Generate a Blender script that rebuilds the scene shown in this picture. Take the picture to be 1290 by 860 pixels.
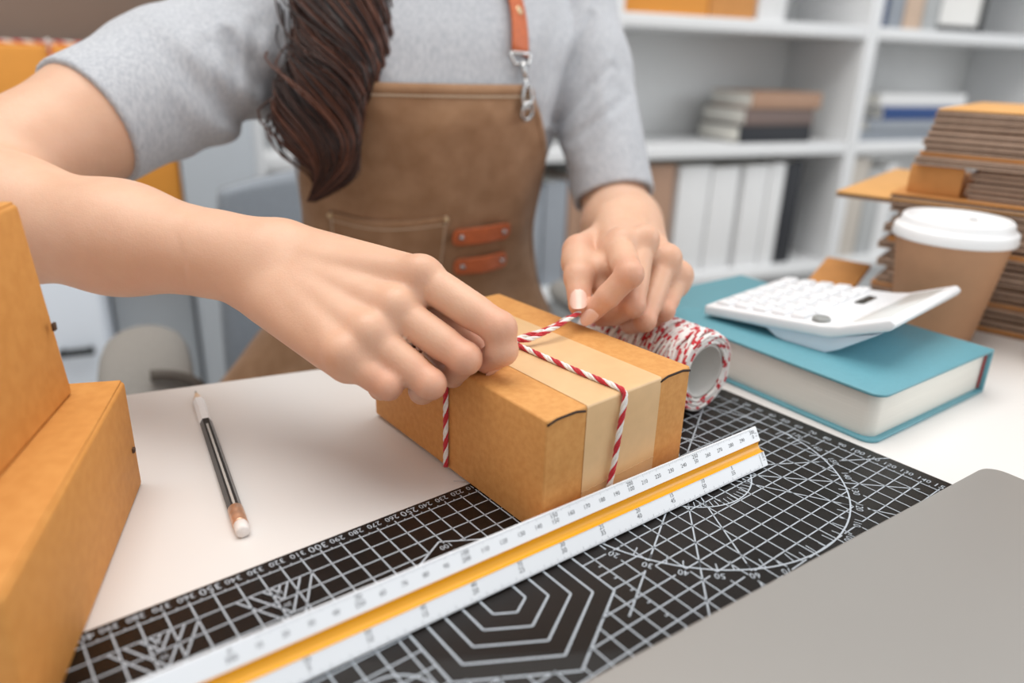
import bpy, bmesh, math, random
import numpy as np
from mathutils import Vector, Matrix

for o in list(bpy.data.objects):
    bpy.data.objects.remove(o, do_unlink=True)
COL = bpy.context.scene.collection
SC = bpy.context.scene
rnd = random.Random(7)
S = 0.001                    # the script thinks in millimetres; the table mat's printed grid is the ruler
TZ = 740.0                   # height of the cutting mat's top above the floor

# ------------------------------------------------------------------ camera
CAM_R = np.array([[-0.78301903, 0.6212973, 0.02951023],
                  [0.20127289, 0.29798423, -0.93311019],
                  [-0.58853243, -0.72470343, -0.35837763]])
CAM_C = np.array([415.696724, 278.693032, 220.319825])
FPX = 935.41

def J(x, y, d):
    """measured point of the photograph (1290x860) and its distance -> millimetres in the room"""
    return CAM_C + (CAM_R.T @ np.array([(x - 645.0) / FPX, (y - 430.0) / FPX, 1.0])) * d

cam_data = bpy.data.cameras.new('camera')
cam = bpy.data.objects.new('camera', cam_data)
COL.objects.link(cam)
m = Matrix.Identity(4)
for r in range(3):
    m[r][0] = CAM_R[0][r]; m[r][1] = -CAM_R[1][r]; m[r][2] = -CAM_R[2][r]
    m[r][3] = CAM_C[r] * S
m[2][3] += TZ * S
cam.matrix_world = m
cam_data.sensor_width = 36.0
cam_data.lens = FPX / 1290.0 * 36.0
cam_data.clip_start = 0.01
cam_data.dof.use_dof = True
cam_data.dof.focus_distance = 0.405
cam_data.dof.aperture_fstop = 3.6
SC.camera = cam

# ------------------------------------------------------------------ light: soft white daylight room
SC.view_settings.view_transform = 'Standard'
SC.view_settings.look = 'None'
SC.view_settings.exposure = 0.22
SC.view_settings.gamma = 1.0
world = bpy.data.worlds.new('daylight'); SC.world = world
world.use_nodes = True
wn = world.node_tree
bgn = wn.nodes['Background']
bgn.inputs[0].default_value = (0.97, 0.985, 1.0, 1)
bgn.inputs[1].default_value = 0.70

def area_light(name, loc, target, sx, sy, power, col):
    d = bpy.data.lights.new(name, 'AREA'); d.shape = 'RECTANGLE'
    d.size = sx; d.size_y = sy; d.energy = power; d.color = col
    o = bpy.data.objects.new(name, d); COL.objects.link(o)
    o.location = loc
    o.rotation_euler = (Vector(target) - Vector(loc)).to_track_quat('-Z', 'Y').to_euler()
    return o
area_light('ceiling_panel_light', (0.1, -0.35, 2.75), (0.1, -0.35, 0), 2.0, 1.6, 34, (1.0, 0.97, 0.93))
area_light('window_light', (-2.4, 1.8, 1.9), (0.1, -0.1, 0.75), 1.8, 1.4, 20, (0.93, 0.97, 1.0))

area_light('side_window_light', (1.9, -1.5, 1.9), (0.35, -0.9, 0.6), 1.4, 1.3, 16, (0.90, 0.95, 1.0))

# ------------------------------------------------------------------ materials
def mat(name, col, rough=0.5, noise=0.0, nscale=40.0, col2=None, bump=0.0, bscale=200.0, metal=0.0, spec=0.5,
        sss=0.0, coat=0.0, sheen=0.0, stretch=None, alpha=1.0, trans=0.0):
    mt = bpy.data.materials.new(name); mt.use_nodes = True
    nt = mt.node_tree; b = nt.nodes['Principled BSDF']
    b.inputs['Base Color'].default_value = (*col, 1)
    b.inputs['Roughness'].default_value = rough
    b.inputs['Metallic'].default_value = metal
    b.inputs['Specular IOR Level'].default_value = spec
    if coat: b.inputs['Coat Weight'].default_value = coat
    if sheen: b.inputs['Sheen Weight'].default_value = sheen
    if trans: b.inputs['Transmission Weight'].default_value = trans
    if sss:
        b.inputs['Subsurface Weight'].default_value = sss
        b.inputs['Subsurface Radius'].default_value = (0.006, 0.0022, 0.0012)
        b.inputs['Subsurface Scale'].default_value = 0.6
    tc = nt.nodes.new('ShaderNodeTexCoord')
    src = tc.outputs['Object']
    if stretch:
        mp = nt.nodes.new('ShaderNodeMapping'); mp.inputs['Scale'].default_value = stretch
        nt.links.new(src, mp.inputs['Vector']); src = mp.outputs['Vector']
    if noise or col2:
        n = nt.nodes.new('ShaderNodeTexNoise'); n.inputs['Scale'].default_value = nscale
        n.inputs['Detail'].default_value = 5.0
        nt.links.new(src, n.inputs['Vector'])
        mx = nt.nodes.new('ShaderNodeMix'); mx.data_type = 'RGBA'
        c2 = col2 if col2 else tuple(c * (1 - noise) for c in col)
        mx.inputs[6].default_value = (*col, 1); mx.inputs[7].default_value = (*c2, 1)
        rp = nt.nodes.new('ShaderNodeMapRange')
        rp.inputs[1].default_value = 0.35; rp.inputs[2].default_value = 0.65
        nt.links.new(n.outputs['Fac'], rp.inputs[0])
        nt.links.new(rp.outputs[0], mx.inputs[0])
        nt.links.new(mx.outputs[2], b.inputs['Base Color'])
    if bump:
        n2 = nt.nodes.new('ShaderNodeTexNoise'); n2.inputs['Scale'].default_value = bscale
        n2.inputs['Detail'].default_value = 4.0
        nt.links.new(src, n2.inputs['Vector'])
        bp = nt.nodes.new('ShaderNodeBump'); bp.inputs['Strength'].default_value = bump
        bp.inputs['Distance'].default_value = 0.001
        nt.links.new(n2.outputs['Fac'], bp.inputs['Height'])
        nt.links.new(bp.outputs['Normal'], b.inputs['Normal'])
    return mt

def s2l(r, g, b):
    f = lambda c: (c / 255 / 12.92) if c / 255 <= 0.04045 else ((c / 255 + 0.055) / 1.055) ** 2.4
    return (f(r), f(g), f(b))

M = {}
M['kraft'] = mat('kraft_board', s2l(212, 154, 90), 0.62, col2=s2l(203, 143, 80), nscale=260, bump=0.12, bscale=500, spec=0.25)
M['kraft2'] = mat('kraft_board_deep', s2l(209, 147, 78), 0.62, col2=s2l(201, 138, 70), nscale=160, bump=0.1, bscale=400, spec=0.25)
M['kraft_edge'] = mat('corrugated_core', s2l(96, 72, 54), 0.85, noise=0.4, nscale=300)
M['liner'] = mat('cardboard_liner', s2l(178, 152, 132), 0.8, noise=0.15, nscale=150)
M['liner_dark'] = mat('cardboard_flute', s2l(112, 84, 66), 0.85, noise=0.35, nscale=400, bump=0.5, bscale=900)
M['sheet_top'] = mat('cardboard_face', s2l(222, 168, 104), 0.7, noise=0.08, nscale=60, spec=0.3)
M['sheet_orange'] = mat('cardboard_face_orange', s2l(208, 146, 84), 0.7, noise=0.1, nscale=60, spec=0.3)
M['tape'] = mat('packing_tape', s2l(222, 184, 136), 0.33, noise=0.05, nscale=120, bump=0.1, bscale=90, spec=0.5)
M['tape_line'] = mat('tape_edge', s2l(206, 164, 116), 0.5)
M['slit'] = mat('box_slit', s2l(52, 36, 26), 0.9)
M['white_top'] = mat('white_laminate', s2l(226, 223, 220), 0.38, noise=0.012, nscale=3, spec=0.4)
M['table_edge'] = mat('white_edge_band', s2l(215, 212, 208), 0.45)
M['white'] = mat('white_shelf_board', s2l(226, 227, 228), 0.5, noise=0.015, nscale=5)
M['shelf_back'] = mat('white_shelf_back', s2l(220, 221, 221), 0.6)
M['mat_black'] = mat('black_cutting_mat', (0.0105, 0.008, 0.007), 0.33, noise=0.3, nscale=30, bump=0.2, bscale=1800, spec=0.24)
M['mat_print'] = mat('mat_print', s2l(176, 184, 192), 0.6)
M['scale_white'] = mat('scale_plastic', s2l(232, 235, 239), 0.32, noise=0.01, nscale=30)
M['scale_yellow'] = mat('scale_groove', s2l(242, 176, 40), 0.24, noise=0.03, nscale=30)
M['scale_ink'] = mat('scale_ink', s2l(58, 60, 66), 0.6)
M['scale_ink2'] = mat('scale_ink_light', s2l(160, 164, 170), 0.6)
M['red'] = mat('red_cotton', s2l(205, 34, 48), 0.85, noise=0.2, nscale=500, sheen=0.3, bump=0.4, bscale=2500)
M['cotton'] = mat('white_cotton', s2l(240, 236, 232), 0.9, noise=0.05, nscale=500, sheen=0.3, bump=0.4, bscale=2500)
M['core'] = mat('grey_card_tube', s2l(205, 203, 198), 0.7, noise=0.05, nscale=80)
M['teal'] = mat('teal_book_cloth', s2l(100, 158, 171), 0.42, noise=0.06, nscale=400, bump=0.1, bscale=1500)
M['pages'] = mat('book_pages', s2l(236, 233, 224), 0.8, noise=0.06, nscale=60, stretch=(0.2, 0.2, 30))
M['headband'] = mat('red_headband', s2l(150, 60, 60), 0.7)
M['plastic'] = mat('white_plastic', s2l(240, 241, 243), 0.3, noise=0.01, nscale=20)
M['plastic2'] = mat('pale_blue_plastic', s2l(222, 232, 242), 0.32, noise=0.01, nscale=20)
M['lcd'] = mat('lcd_panel', s2l(218, 219, 217), 0.2)
M['solar'] = mat('solar_cell', s2l(52, 50, 44), 0.2)
M['greybtn'] = mat('grey_button', s2l(150, 152, 150), 0.3)
M['keyink'] = mat('key_ink', s2l(120, 122, 124), 0.6)
M['cup'] = mat('brown_paper_cup', s2l(186, 142, 108), 0.75, noise=0.05, nscale=80)
M['lid'] = mat('white_cup_lid', s2l(244, 245, 246), 0.35, noise=0.01, nscale=20)
M['tan'] = mat('tan_paper_tube', s2l(206, 168, 120), 0.7, noise=0.06, nscale=60)
M['laptop'] = mat('grey_aluminium', s2l(163, 160, 156), 0.42, noise=0.02, nscale=6, metal=0.35, spec=0.4)
M['lap_dark'] = mat('dark_rubber', s2l(60, 60, 60), 0.7)
M['pencil_black'] = mat('black_lacquer', s2l(44, 42, 40), 0.22, noise=0.1, nscale=40)
M['pencil_white'] = mat('white_lacquer', s2l(240, 238, 236), 0.3)
M['wood'] = mat('pencil_wood', s2l(226, 196, 164), 0.7, noise=0.15, nscale=120)
M['lead'] = mat('pencil_lead', s2l(60, 58, 58), 0.4)
M['copper'] = mat('copper_ferrule', s2l(228, 180, 148), 0.3, metal=0.6, noise=0.2, nscale=120)
M['eraser'] = mat('white_eraser', s2l(232, 226, 222), 0.8)
M['silver'] = mat('silver_foil', s2l(220, 216, 208), 0.25, metal=0.5)
M['steel'] = mat('nickel_steel', s2l(196, 196, 196), 0.22, metal=0.95, noise=0.1, nscale=60)
M['brass'] = mat('pale_brass', s2l(222, 196, 158), 0.28, metal=0.9)
M['leather'] = mat('tan_leather', s2l(200, 104, 58), 0.5, noise=0.15, nscale=150, bump=0.25, bscale=700)
M['apron'] = mat('brown_canvas', s2l(164, 128, 98), 0.88, col2=s2l(150, 114, 84), nscale=55, bump=0.3, bscale=1500, sheen=0.15, spec=0.2)
M['stitch'] = mat('cream_thread', s2l(214, 192, 166), 0.8)
M['shirt'] = mat('grey_marl_cotton', s2l(192, 194, 198), 0.92, col2=s2l(172, 175, 181), nscale=420, bump=0.3, bscale=1400, sheen=0.2, spec=0.15, stretch=(1, 1, 0.35))
M['trousers'] = mat('dark_denim', s2l(70, 76, 90), 0.9, noise=0.15, nscale=200)
M['shoe'] = mat('white_canvas_shoe', s2l(225, 225, 222), 0.7, noise=0.05)
M['nail'] = mat('fingernail', s2l(236, 196, 178), 0.25, noise=0.04, nscale=300, coat=0.3)
M['chair_fabric'] = mat('grey_blue_upholstery', s2l(150, 157, 165), 0.9, noise=0.12, nscale=300, bump=0.2, bscale=900)
M['chair_pad'] = mat('taupe_arm_pad', s2l(150, 146, 140), 0.85, noise=0.08, nscale=200)
M['chair_trim'] = mat('dark_taupe_plastic', s2l(92, 84, 76), 0.5)
M['chair_metal'] = mat('chair_metal', s2l(150, 152, 154), 0.3, metal=0.8)
M['cab_blue'] = mat('pale_blue_white_cabinet', s2l(224, 231, 240), 0.45, noise=0.01, nscale=4)
M['cab_grey'] = mat('grey_white_cabinet', s2l(188, 193, 197), 0.55, noise=0.02, nscale=4)
M['locker'] = mat('grey_blue_locker', s2l(172, 178, 184), 0.5, noise=0.02, nscale=4)
M['handle'] = mat('black_handle', s2l(40, 44, 46), 0.4)
M['wall'] = mat('taupe_wall_paint', s2l(128, 114, 104), 0.85, noise=0.04, nscale=3)
M['wall_white'] = mat('white_wall_paint', s2l(226, 226, 226), 0.85, noise=0.02, nscale=3)
M['floor'] = mat('grey_floor', s2l(176, 172, 166), 0.45, noise=0.06, nscale=4)
M['floor_joint'] = mat('floor_joint', s2l(120, 116, 110), 0.8)
def flat(name, r, g, b, rough=0.6):
    M[name] = mat(name, s2l(r, g, b), rough, noise=0.04, nscale=60); return M[name]
flat('book_brown', 172, 136, 112); flat('book_taupe', 122, 104, 98); flat('book_black', 34, 36, 42)
flat('book_navy', 36, 62, 104); flat('book_blue', 34, 70, 128); flat('book_grey', 150, 156, 164); flat('book_beige', 204, 178, 156)
flat('binder_white', 228, 228, 228); flat('binder_grey', 176, 178, 178); flat('binder_beige', 196, 188, 178); flat('carton_orange', 220, 146, 54)
flat('frame_black', 36, 38, 38, 0.4); flat('paper', 236, 234, 230, 0.8); flat('teal_dark', 90, 120, 116)

def skin_material():
    mt = mat('skin', s2l(232, 188, 156), 0.46, sss=0.22, spec=0.4)
    nt = mt.node_tree; b = nt.nodes['Principled BSDF']
    at = nt.nodes.new('ShaderNodeAttribute'); at.attribute_name = 'flush'
    tc = nt.nodes.new('ShaderNodeTexCoord')
    n = nt.nodes.new('ShaderNodeTexNoise'); n.inputs['Scale'].default_value = 70; n.inputs['Detail'].default_value = 6
    nt.links.new(tc.outputs['Object'], n.inputs['Vector'])
    mx = nt.nodes.new('ShaderNodeMix'); mx.data_type = 'RGBA'
    mx.inputs[6].default_value = (*s2l(221, 180, 152), 1); mx.inputs[7].default_value = (*s2l(210, 164, 136), 1)
    nt.links.new(n.outputs['Fac'], mx.inputs[0])
    mx2 = nt.nodes.new('ShaderNodeMix'); mx2.data_type = 'RGBA'
    nt.links.new(at.outputs['Fac'], mx2.inputs[0])
    nt.links.new(mx.outputs[2], mx2.inputs[6]); mx2.inputs[7].default_value = (*s2l(204, 122, 98), 1)
    nt.links.new(mx2.outputs[2], b.inputs['Base Color'])
    v = nt.nodes.new('ShaderNodeTexVoronoi'); v.inputs['Scale'].default_value = 900
    nt.links.new(tc.outputs['Object'], v.inputs['Vector'])
    n2 = nt.nodes.new('ShaderNodeTexNoise'); n2.inputs['Scale'].default_value = 260; n2.inputs['Detail'].default_value = 5
    nt.links.new(tc.outputs['Object'], n2.inputs['Vector'])
    ad = nt.nodes.new('ShaderNodeMath'); ad.operation = 'ADD'
    ml = nt.nodes.new('ShaderNodeMath'); ml.operation = 'MULTIPLY'; ml.inputs[1].default_value = 0.35
    nt.links.new(v.outputs['Distance'], ml.inputs[0]); nt.links.new(ml.outputs[0], ad.inputs[0]); nt.links.new(n2.outputs['Fac'], ad.inputs[1])
    bp = nt.nodes.new('ShaderNodeBump'); bp.inputs['Strength'].default_value = 0.16; bp.inputs['Distance'].default_value = 0.001
    nt.links.new(ad.outputs[0], bp.inputs['Height']); nt.links.new(bp.outputs['Normal'], b.inputs['Normal'])
    return mt
M['skin'] = skin_material()

def hair_material():
    mt = mat('dark_brown_hair', s2l(58, 36, 28), 0.34, spec=0.5)
    nt = mt.node_tree; b = nt.nodes['Principled BSDF']
    at = nt.nodes.new('ShaderNodeAttribute'); at.attribute_name = 'shade'
    cr = nt.nodes.new('ShaderNodeValToRGB')
    cr.color_ramp.elements[0].color = (*s2l(34, 20, 17), 1)
    cr.color_ramp.elements[1].color = (*s2l(118, 68, 46), 1)
    nt.links.new(at.outputs['Fac'], cr.inputs[0]); nt.links.new(cr.outputs[0], b.inputs['Base Color'])
    return mt
M['hair'] = hair_material()

# ------------------------------------------------------------------ mesh helpers (millimetres in, metres out)
class MB:
    def __init__(self): self.v = []; self.f = []; self.mi = []; self.smooth = []
    def add(self, vs, fs, mi=0, sm=False):
        o = len(self.v); self.v += [tuple(map(float, p)) for p in vs]
        for f in fs:
            self.f.append(tuple(i + o for i in f)); self.mi.append(mi); self.smooth.append(sm)
        return self
    def box(self, lo, hi, bev=0.0, seg=2, mi=0, R=None, at=None, sm=None):
        bm = bmesh.new()
        c = [(lo[i] + hi[i]) / 2 for i in range(3)]; d = [max(hi[i] - lo[i], 1e-3) for i in range(3)]
        bmesh.ops.create_cube(bm, size=1.0)
        for v in bm.verts: v.co = Vector([v.co[i] * d[i] + c[i] for i in range(3)])
        if bev > 0:
            bmesh.ops.bevel(bm, geom=list(bm.edges), offset=min(bev, min(d) * 0.49), segments=seg, profile=0.5, affect='EDGES')
        self.bm(bm, mi, R, at, (bev > 0) if sm is None else sm); return self
    def bm(self, bm, mi=0, R=None, at=None, sm=False):
        bm.verts.index_update()
        vs = [v.co.copy() for v in bm.verts]
        if R is not None: vs = [R @ v for v in vs]
        if at is not None: vs = [v + Vector(at) for v in vs]
        self.add(vs, [[v.index for v in f.verts] for f in bm.faces], mi, sm); bm.free(); return self
    def prism(self, poly, z0, z1, bev=0.0, seg=2, mi=0, R=None, at=None):
        bm = bmesh.new(); n = len(poly)
        a = [bm.verts.new((p[0], p[1], z0)) for p in poly]; b = [bm.verts.new((p[0], p[1], z1)) for p in poly]
        bm.faces.new(a[::-1]); bm.faces.new(b)
        for i in range(n): bm.faces.new((a[i], a[(i + 1) % n], b[(i + 1) % n], b[i]))
        bmesh.ops.recalc_face_normals(bm, faces=list(bm.faces))
        if bev > 0:
            es = [e for e in bm.edges if abs(e.verts[0].co.z - e.verts[1].co.z) < 1e-6]
            bmesh.ops.bevel(bm, geom=es, offset=bev, segments=seg, profile=0.5, affect='EDGES')
        self.bm(bm, mi, R, at, bev > 0); return self
    def hexa(self, c8, bev=0.0, seg=2, mi=0):
        """eight corners: bottom ring of four, top ring of four"""
        bm = bmesh.new(); v = [bm.verts.new(p) for p in c8]
        for f in ((3, 2, 1, 0), (4, 5, 6, 7), (0, 1, 5, 4), (1, 2, 6, 5), (2, 3, 7, 6), (3, 0, 4, 7)): bm.faces.new([v[i] for i in f])
        bmesh.ops.recalc_face_normals(bm, faces=list(bm.faces))
        if bev > 0: bmesh.ops.bevel(bm, geom=list(bm.edges), offset=bev, segments=seg, profile=0.5, affect='EDGES')
        self.bm(bm, mi, sm=bev > 0); return self
    def lathe(self, prof, seg=32, mi=0, axis='z', at=(0, 0, 0), R=None, closed=False, sm=True):
        vs = []; fs = []; n = len(prof)
        for i in range(seg):
            a = 2 * math.pi * i / seg
            for r, z in prof: vs.append(Vector((r * math.cos(a), r * math.sin(a), z)))
        for i in range(seg):
            k = (i + 1) % seg
            for j in range(n if closed else n - 1):
                j2 = (j + 1) % n
                fs.append((i * n + j, k * n + j, k * n + j2, i * n + j2))
        if not closed:
            if prof[0][0] > 1e-6: fs.append(tuple(i * n for i in range(seg))[::-1])
            if prof[-1][0] > 1e-6: fs.append(tuple(i * n + n - 1 for i in range(seg)))
        if R is not None: vs = [R @ v for v in vs]
        vs = [v + Vector(at) for v in vs]
        self.add(vs, fs, mi, sm); return self
    def tube(self, pts, rad, seg=8, mi=0, caps=True, mfun=None):
        pts = [np.array(p, float) for p in pts]; n = len(pts)
        if np.isscalar(rad): rad = [rad] * n
        t = [pts[min(i + 1, n - 1)] - pts[max(i - 1, 0)] for i in range(n)]
        t = [x / (np.linalg.norm(x) + 1e-12) for x in t]
        ref = np.array([0, 0, 1.0]) if abs(t[0][2]) < 0.9 else np.array([1.0, 0, 0])
        u = np.cross(t[0], ref); u /= np.linalg.norm(u)
        vs = []; o = len(self.v)
        for i in range(n):
            u = u - t[i] * (u @ t[i]); u /= (np.linalg.norm(u) + 1e-12); w = np.cross(t[i], u)
            for k in range(seg):
                a = 2 * math.pi * k / seg
                vs.append(pts[i] + rad[i] * (math.cos(a) * u + math.sin(a) * w))
        self.v += [tuple(p) for p in vs]
        for i in range(n - 1):
            for k in range(seg):
                k2 = (k + 1) % seg
                self.f.append((o + i * seg + k, o + i * seg + k2, o + (i + 1) * seg + k2, o + (i + 1) * seg + k))
                self.mi.append(mfun(i, k) if mfun else mi); self.smooth.append(True)
        if caps:
            self.f.append(tuple(o + k for k in range(seg))[::-1]); self.mi.append(mi); self.smooth.append(False)
            self.f.append(tuple(o + (n - 1) * seg + k for k in range(seg))); self.mi.append(mi); self.smooth.append(False)
        return self
    def quad(self, a, b, c, d, mi=0): return self.add([a, b, c, d], [(0, 1, 2, 3)], mi)

def mesh_of(name, mb, mats, off=(0, 0, 0), rot=0.0):
    """mesh in metres, relative to a thing standing at off (mm) and turned by rot"""
    v = np.array(mb.v, dtype=np.float64).reshape(-1, 3) - np.array(off, float)
    if rot:
        c, s_ = math.cos(-rot), math.sin(-rot)
        v = np.stack([v[:, 0] * c - v[:, 1] * s_, v[:, 0] * s_ + v[:, 1] * c, v[:, 2]], 1)
    me = bpy.data.meshes.new(name)
    me.from_pydata((v * S).tolist(), [], mb.f)
    if not isinstance(mats, (list, tuple)): mats = [mats]
    for q in mats: me.materials.append(q)
    if len(mats) > 1: me.polygons.foreach_set('material_index', np.array(mb.mi, dtype=np.int32))
    me.polygons.foreach_set('use_smooth', np.array(mb.smooth, dtype=bool))
    me.validate(); me.update()
    return me

def tags(o, label=None, cat=None, group=None, kind=None):
    if label: o['label'] = label
    if cat: o['category'] = cat
    if group: o['group'] = group
    if kind: o['kind'] = kind
    return o

class Thing:
    """an Empty at the thing's base; parts may be written in room millimetres (room=True) or in the thing's own"""
    def __init__(self, name, label, cat, loc=(0, 0, 0), rot=0.0, group=None):
        self.loc = np.array(loc, float); self.rot = rot
        o = bpy.data.objects.new(name, None); COL.objects.link(o)
        o.empty_display_size = 0.02
        o.location = (loc[0] * S, loc[1] * S, (loc[2] + TZ) * S); o.rotation_euler = (0, 0, rot)
        self.o = tags(o, label, cat, group)
    def part(self, name, mb, mats, parent=None, room=False, label=None, kind=None):
        me = mesh_of(name, mb, mats, self.loc if room else (0, 0, 0), self.rot if room else 0.0)
        o = bpy.data.objects.new(name, me); COL.objects.link(o)
        o.parent = parent or self.o
        return tags(o, label, None, None, kind)

def solo(name, mb, mats, label=None, cat=None, group=None, kind=None, loc=(0, 0, 0)):
    """a thing (or a piece of the setting) that is one mesh; room millimetres"""
    me = mesh_of(name, mb, mats, loc)
    o = bpy.data.objects.new(name, me); COL.objects.link(o)
    o.location = (loc[0] * S, loc[1] * S, (loc[2] + TZ) * S)
    return tags(o, label, cat, group, kind)

def copy_tree(o, parent=None):
    c = o.copy(); COL.objects.link(c)
    if parent: c.parent = parent
    for ch in list(o.children): copy_tree(ch, c)
    return c

_gl = {}
def glyphs(s):
    """flat triangles of a line of text, one unit high, starting at the origin"""
    if s not in _gl:
        cu = bpy.data.curves.new('text', 'FONT'); cu.body = s; cu.resolution_u = 2; cu.align_x = 'CENTER'
        ob = bpy.data.objects.new('text', cu); COL.objects.link(ob)
        bpy.context.view_layer.update()
        ev = ob.evaluated_get(bpy.context.evaluated_depsgraph_get()); me = ev.to_mesh()
        _gl[s] = ([tuple(v.co) for v in me.vertices], [tuple(p.vertices) for p in me.polygons])
        ev.to_mesh_clear(); bpy.data.objects.remove(ob, do_unlink=True); bpy.data.curves.remove(cu)
    return _gl[s]
def print_text(mb, s, pos, right, up, size, mi=0):
    vs, fs = glyphs(s); pos = np.array(pos, float); right = np.array(right, float); up = np.array(up, float)
    mb.add([pos + right * (v[0] * size) + up * ((v[1] - 0.34) * size) for v in vs], fs, mi)

# ================================================================== SETTING (the room stands turned 14 degrees to the mat)
TH = 0.252
RA = np.array([-math.cos(TH), math.sin(TH), 0.0]); RN = np.array([math.sin(TH), math.cos(TH), 0.0])
ROT = math.pi - TH
def RT(s, t, z=0.0):
    """along the back wall, away from the camera, up (mm, z from the mat)"""
    return RA * s + RN * (-1193.9 - t) + np.array([0, 0, z])
FLOOR = -TZ
def room_mb(lo, hi, bev=0.0):
    mb = MB(); mb.box(lo, hi, bev)
    mb.v = [tuple(RT(*p)) for p in mb.v]; return mb
solo('floor', room_mb((-1800, -3600, FLOOR - 30), (3400, 330, FLOOR)), M['floor'], kind='structure')
solo('wall_back', room_mb((-1800, 310, FLOOR), (3400, 410, 2060)), M['wall'], kind='structure')
solo('wall_left', room_mb((-1900, -3600, FLOOR), (-1800, 410, 2060)), M['wall_white'], kind='structure')
solo('baseboard_back', room_mb((-1800, 296, FLOOR), (3400, 310, FLOOR + 80), 2), M['white'], kind='structure')

# ------------------------------------------------------------------ desk
TAB = -1.6                       # desk top, just under the mat
desk = Thing('desk', 'white laminate desk carrying the mat, parcels and book', 'desk', tuple(RT(0, -1100, FLOOR)), ROT)
y0 = 1100 - 1045                  # local: back edge towards the sitter
mb = MB().box((-640, -620, TZ + TAB - 25), (980, y0, TZ + TAB), 1.5); desk.part('desk_top', mb, M['white_top'])
for sx in (-600, 900):
    for sy in (-580, 0):
        desk.part('leg', MB().box((sx, sy, 0), (sx + 45, sy + 45, TZ + TAB - 25), 3), M['white'])
desk.part('rail', MB().box((-555, -575, TZ - 90), (900, -550, TZ - 27), 2), M['white'])

# ------------------------------------------------------------------ cutting mat
cm = Thing('cutting_mat', 'black gridded cutting mat lying under the parcel and the scale', 'cutting mat', (211, 141, TAB))
poly = []
for cx, cy, a0 in ((430, 285, 0), (-8, 285, 90), (-8, -3, 180), (430, -3, 270)):
    for k in range(5):
        a = math.radians(a0 + k * 22.5); poly.append((cx + 6 * math.cos(a), cy + 6 * math.sin(a)))
cm.part('mat_sheet', MB().prism(poly, TAB, 0, 0.3), M['mat_black'], room=True)
HEXC = np.array([251.5, 75.5])
def in_hex(p):
    q = abs(p[0] - HEXC[0]), abs(p[1] - HEXC[1]); r = 50.0
    return q[0] < r * 0.866 and q[1] + q[0] * 0.5774 < r
PNUM = [np.array([100.5 + 95.3 * math.cos(math.radians(a)), 50 + 95.3 * math.sin(math.radians(a))]) for a in range(10, 180, 10)]
def near_num(p): return any(((p - q) ** 2).sum() < 17.0 for q in PNUM)
lines = MB(); ZP = 0.12
def line(p, q, w=0.7, clip=True):
    p = np.array(p, float); q = np.array(q, float); d = q - p; Ln = np.linalg.norm(d); d /= Ln
    nrm = np.array([-d[1], d[0]]) * w / 2
    n = max(1, int(Ln / 2.5)) if clip else 1
    run = None
    def emit(a, b):
        a = p + d * a; b = p + d * b
        lines.add([(*(a - nrm), ZP), (*(b - nrm), ZP), (*(b + nrm), ZP), (*(a + nrm), ZP)], [(0, 1, 2, 3)])
    for i in range(n):
        mid = p + d * (Ln * (i + 0.5) / n)
        ok = (not clip) or not (in_hex(mid) or near_num(mid))
        if ok and run is None: run = i
        if (not ok) and run is not None: emit(Ln * run / n, Ln * i / n); run = None
    if run is not None: emit(Ln * run / n, Ln)
for k in range(0, 43): line((k * 10, 0 if k % 10 else 0, )[:2], (k * 10, 280), 0.7)
for k in range(0, 43): line((k * 10, -2.2), (k * 10, 0), 0.7, False)
for k in range(0, 29): line((0, k * 10), (420, k * 10), 0.7); line((-2.2, k * 10), (0, k * 10), 0.7, False)
for k in range(0, 42): line((k * 10 + 5, -1.2), (k * 10 + 5, 0), 0.6, False)
for k in range(0, 28): line((-1.2, k * 10 + 5), (0, k * 10 + 5), 0.6, False)
def ring(c, r, w=0.9, n=72):
    vs = []
    for k in range(n):
        a = 2 * math.pi * k / n
        vs += [(c[0] + (r - w / 2) * math.cos(a), c[1] + (r - w / 2) * math.sin(a), ZP + .02), (c[0] + (r + w / 2) * math.cos(a), c[1] + (r + w / 2) * math.sin(a), ZP + .02)]
    lines.add(vs, [(2 * k, 2 * k + 1, (2 * k + 3) % (2 * n), (2 * k + 2) % (2 * n)) for k in range(n)])
for r in (10.2, 20.4, 30.5, 40.5, 50.3):                       # nested hexagons
    P6 = [HEXC + r * np.array([math.sin(math.radians(60 * k)), math.cos(math.radians(60 * k))]) for k in range(6)]
    for k in range(6): line(P6[k], P6[(k + 1) % 6], 0.9, False)
PC = np.array([100.5, 50.0])                                   # protractor
ring(PC, 90.5, 0.9, 96); ring(PC, 39, 0.8, 64)
for a in (30, 45, 60, 120, 135, 150, 210, 225, 240, 300, 315, 330):
    dv = np.array([math.cos(math.radians(a)), math.sin(math.radians(a))])
    line(PC + dv * 8, PC + dv * 132, 0.75)
for a in range(0, 181, 5):
    dv = np.array([math.cos(math.radians(a)), math.sin(math.radians(a))])
    line(PC + dv * 90, PC + dv * (84 if a % 10 else 86), 0.6, False); line(PC + dv * 39, PC + dv * 34, 0.5, False)
for cu in (327.0, 376.5):                                      # nested triangles
    for h in (4, 10, 20, 30):
        wd = h / 1.732
        line((cu - wd, 10), (cu, 10 + h), 0.8, False); line((cu + wd, 10), (cu, 10 + h), 0.8, False)
for k, r in enumerate((7, 12, 17)): ring((318, 100), r, 0.9, 40)
for k in range(6): line((200, 81 + 10 * k + 4), (202.2, 81 + 10 * k + 4), 0.7, False)
cm.part('grid_lines', lines, M['mat_print'], room=True, label='pale printed grid and measuring lines', kind='stuff')
num = MB()
for k in range(0, 43):
    big = k % 5 == 0
    print_text(num, str(k * 10), (k * 10, -5.3 if not big else -5.0, ZP), (1, 0, 0), (0, 1, 0), 6.4 if big else 5.0)
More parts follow.
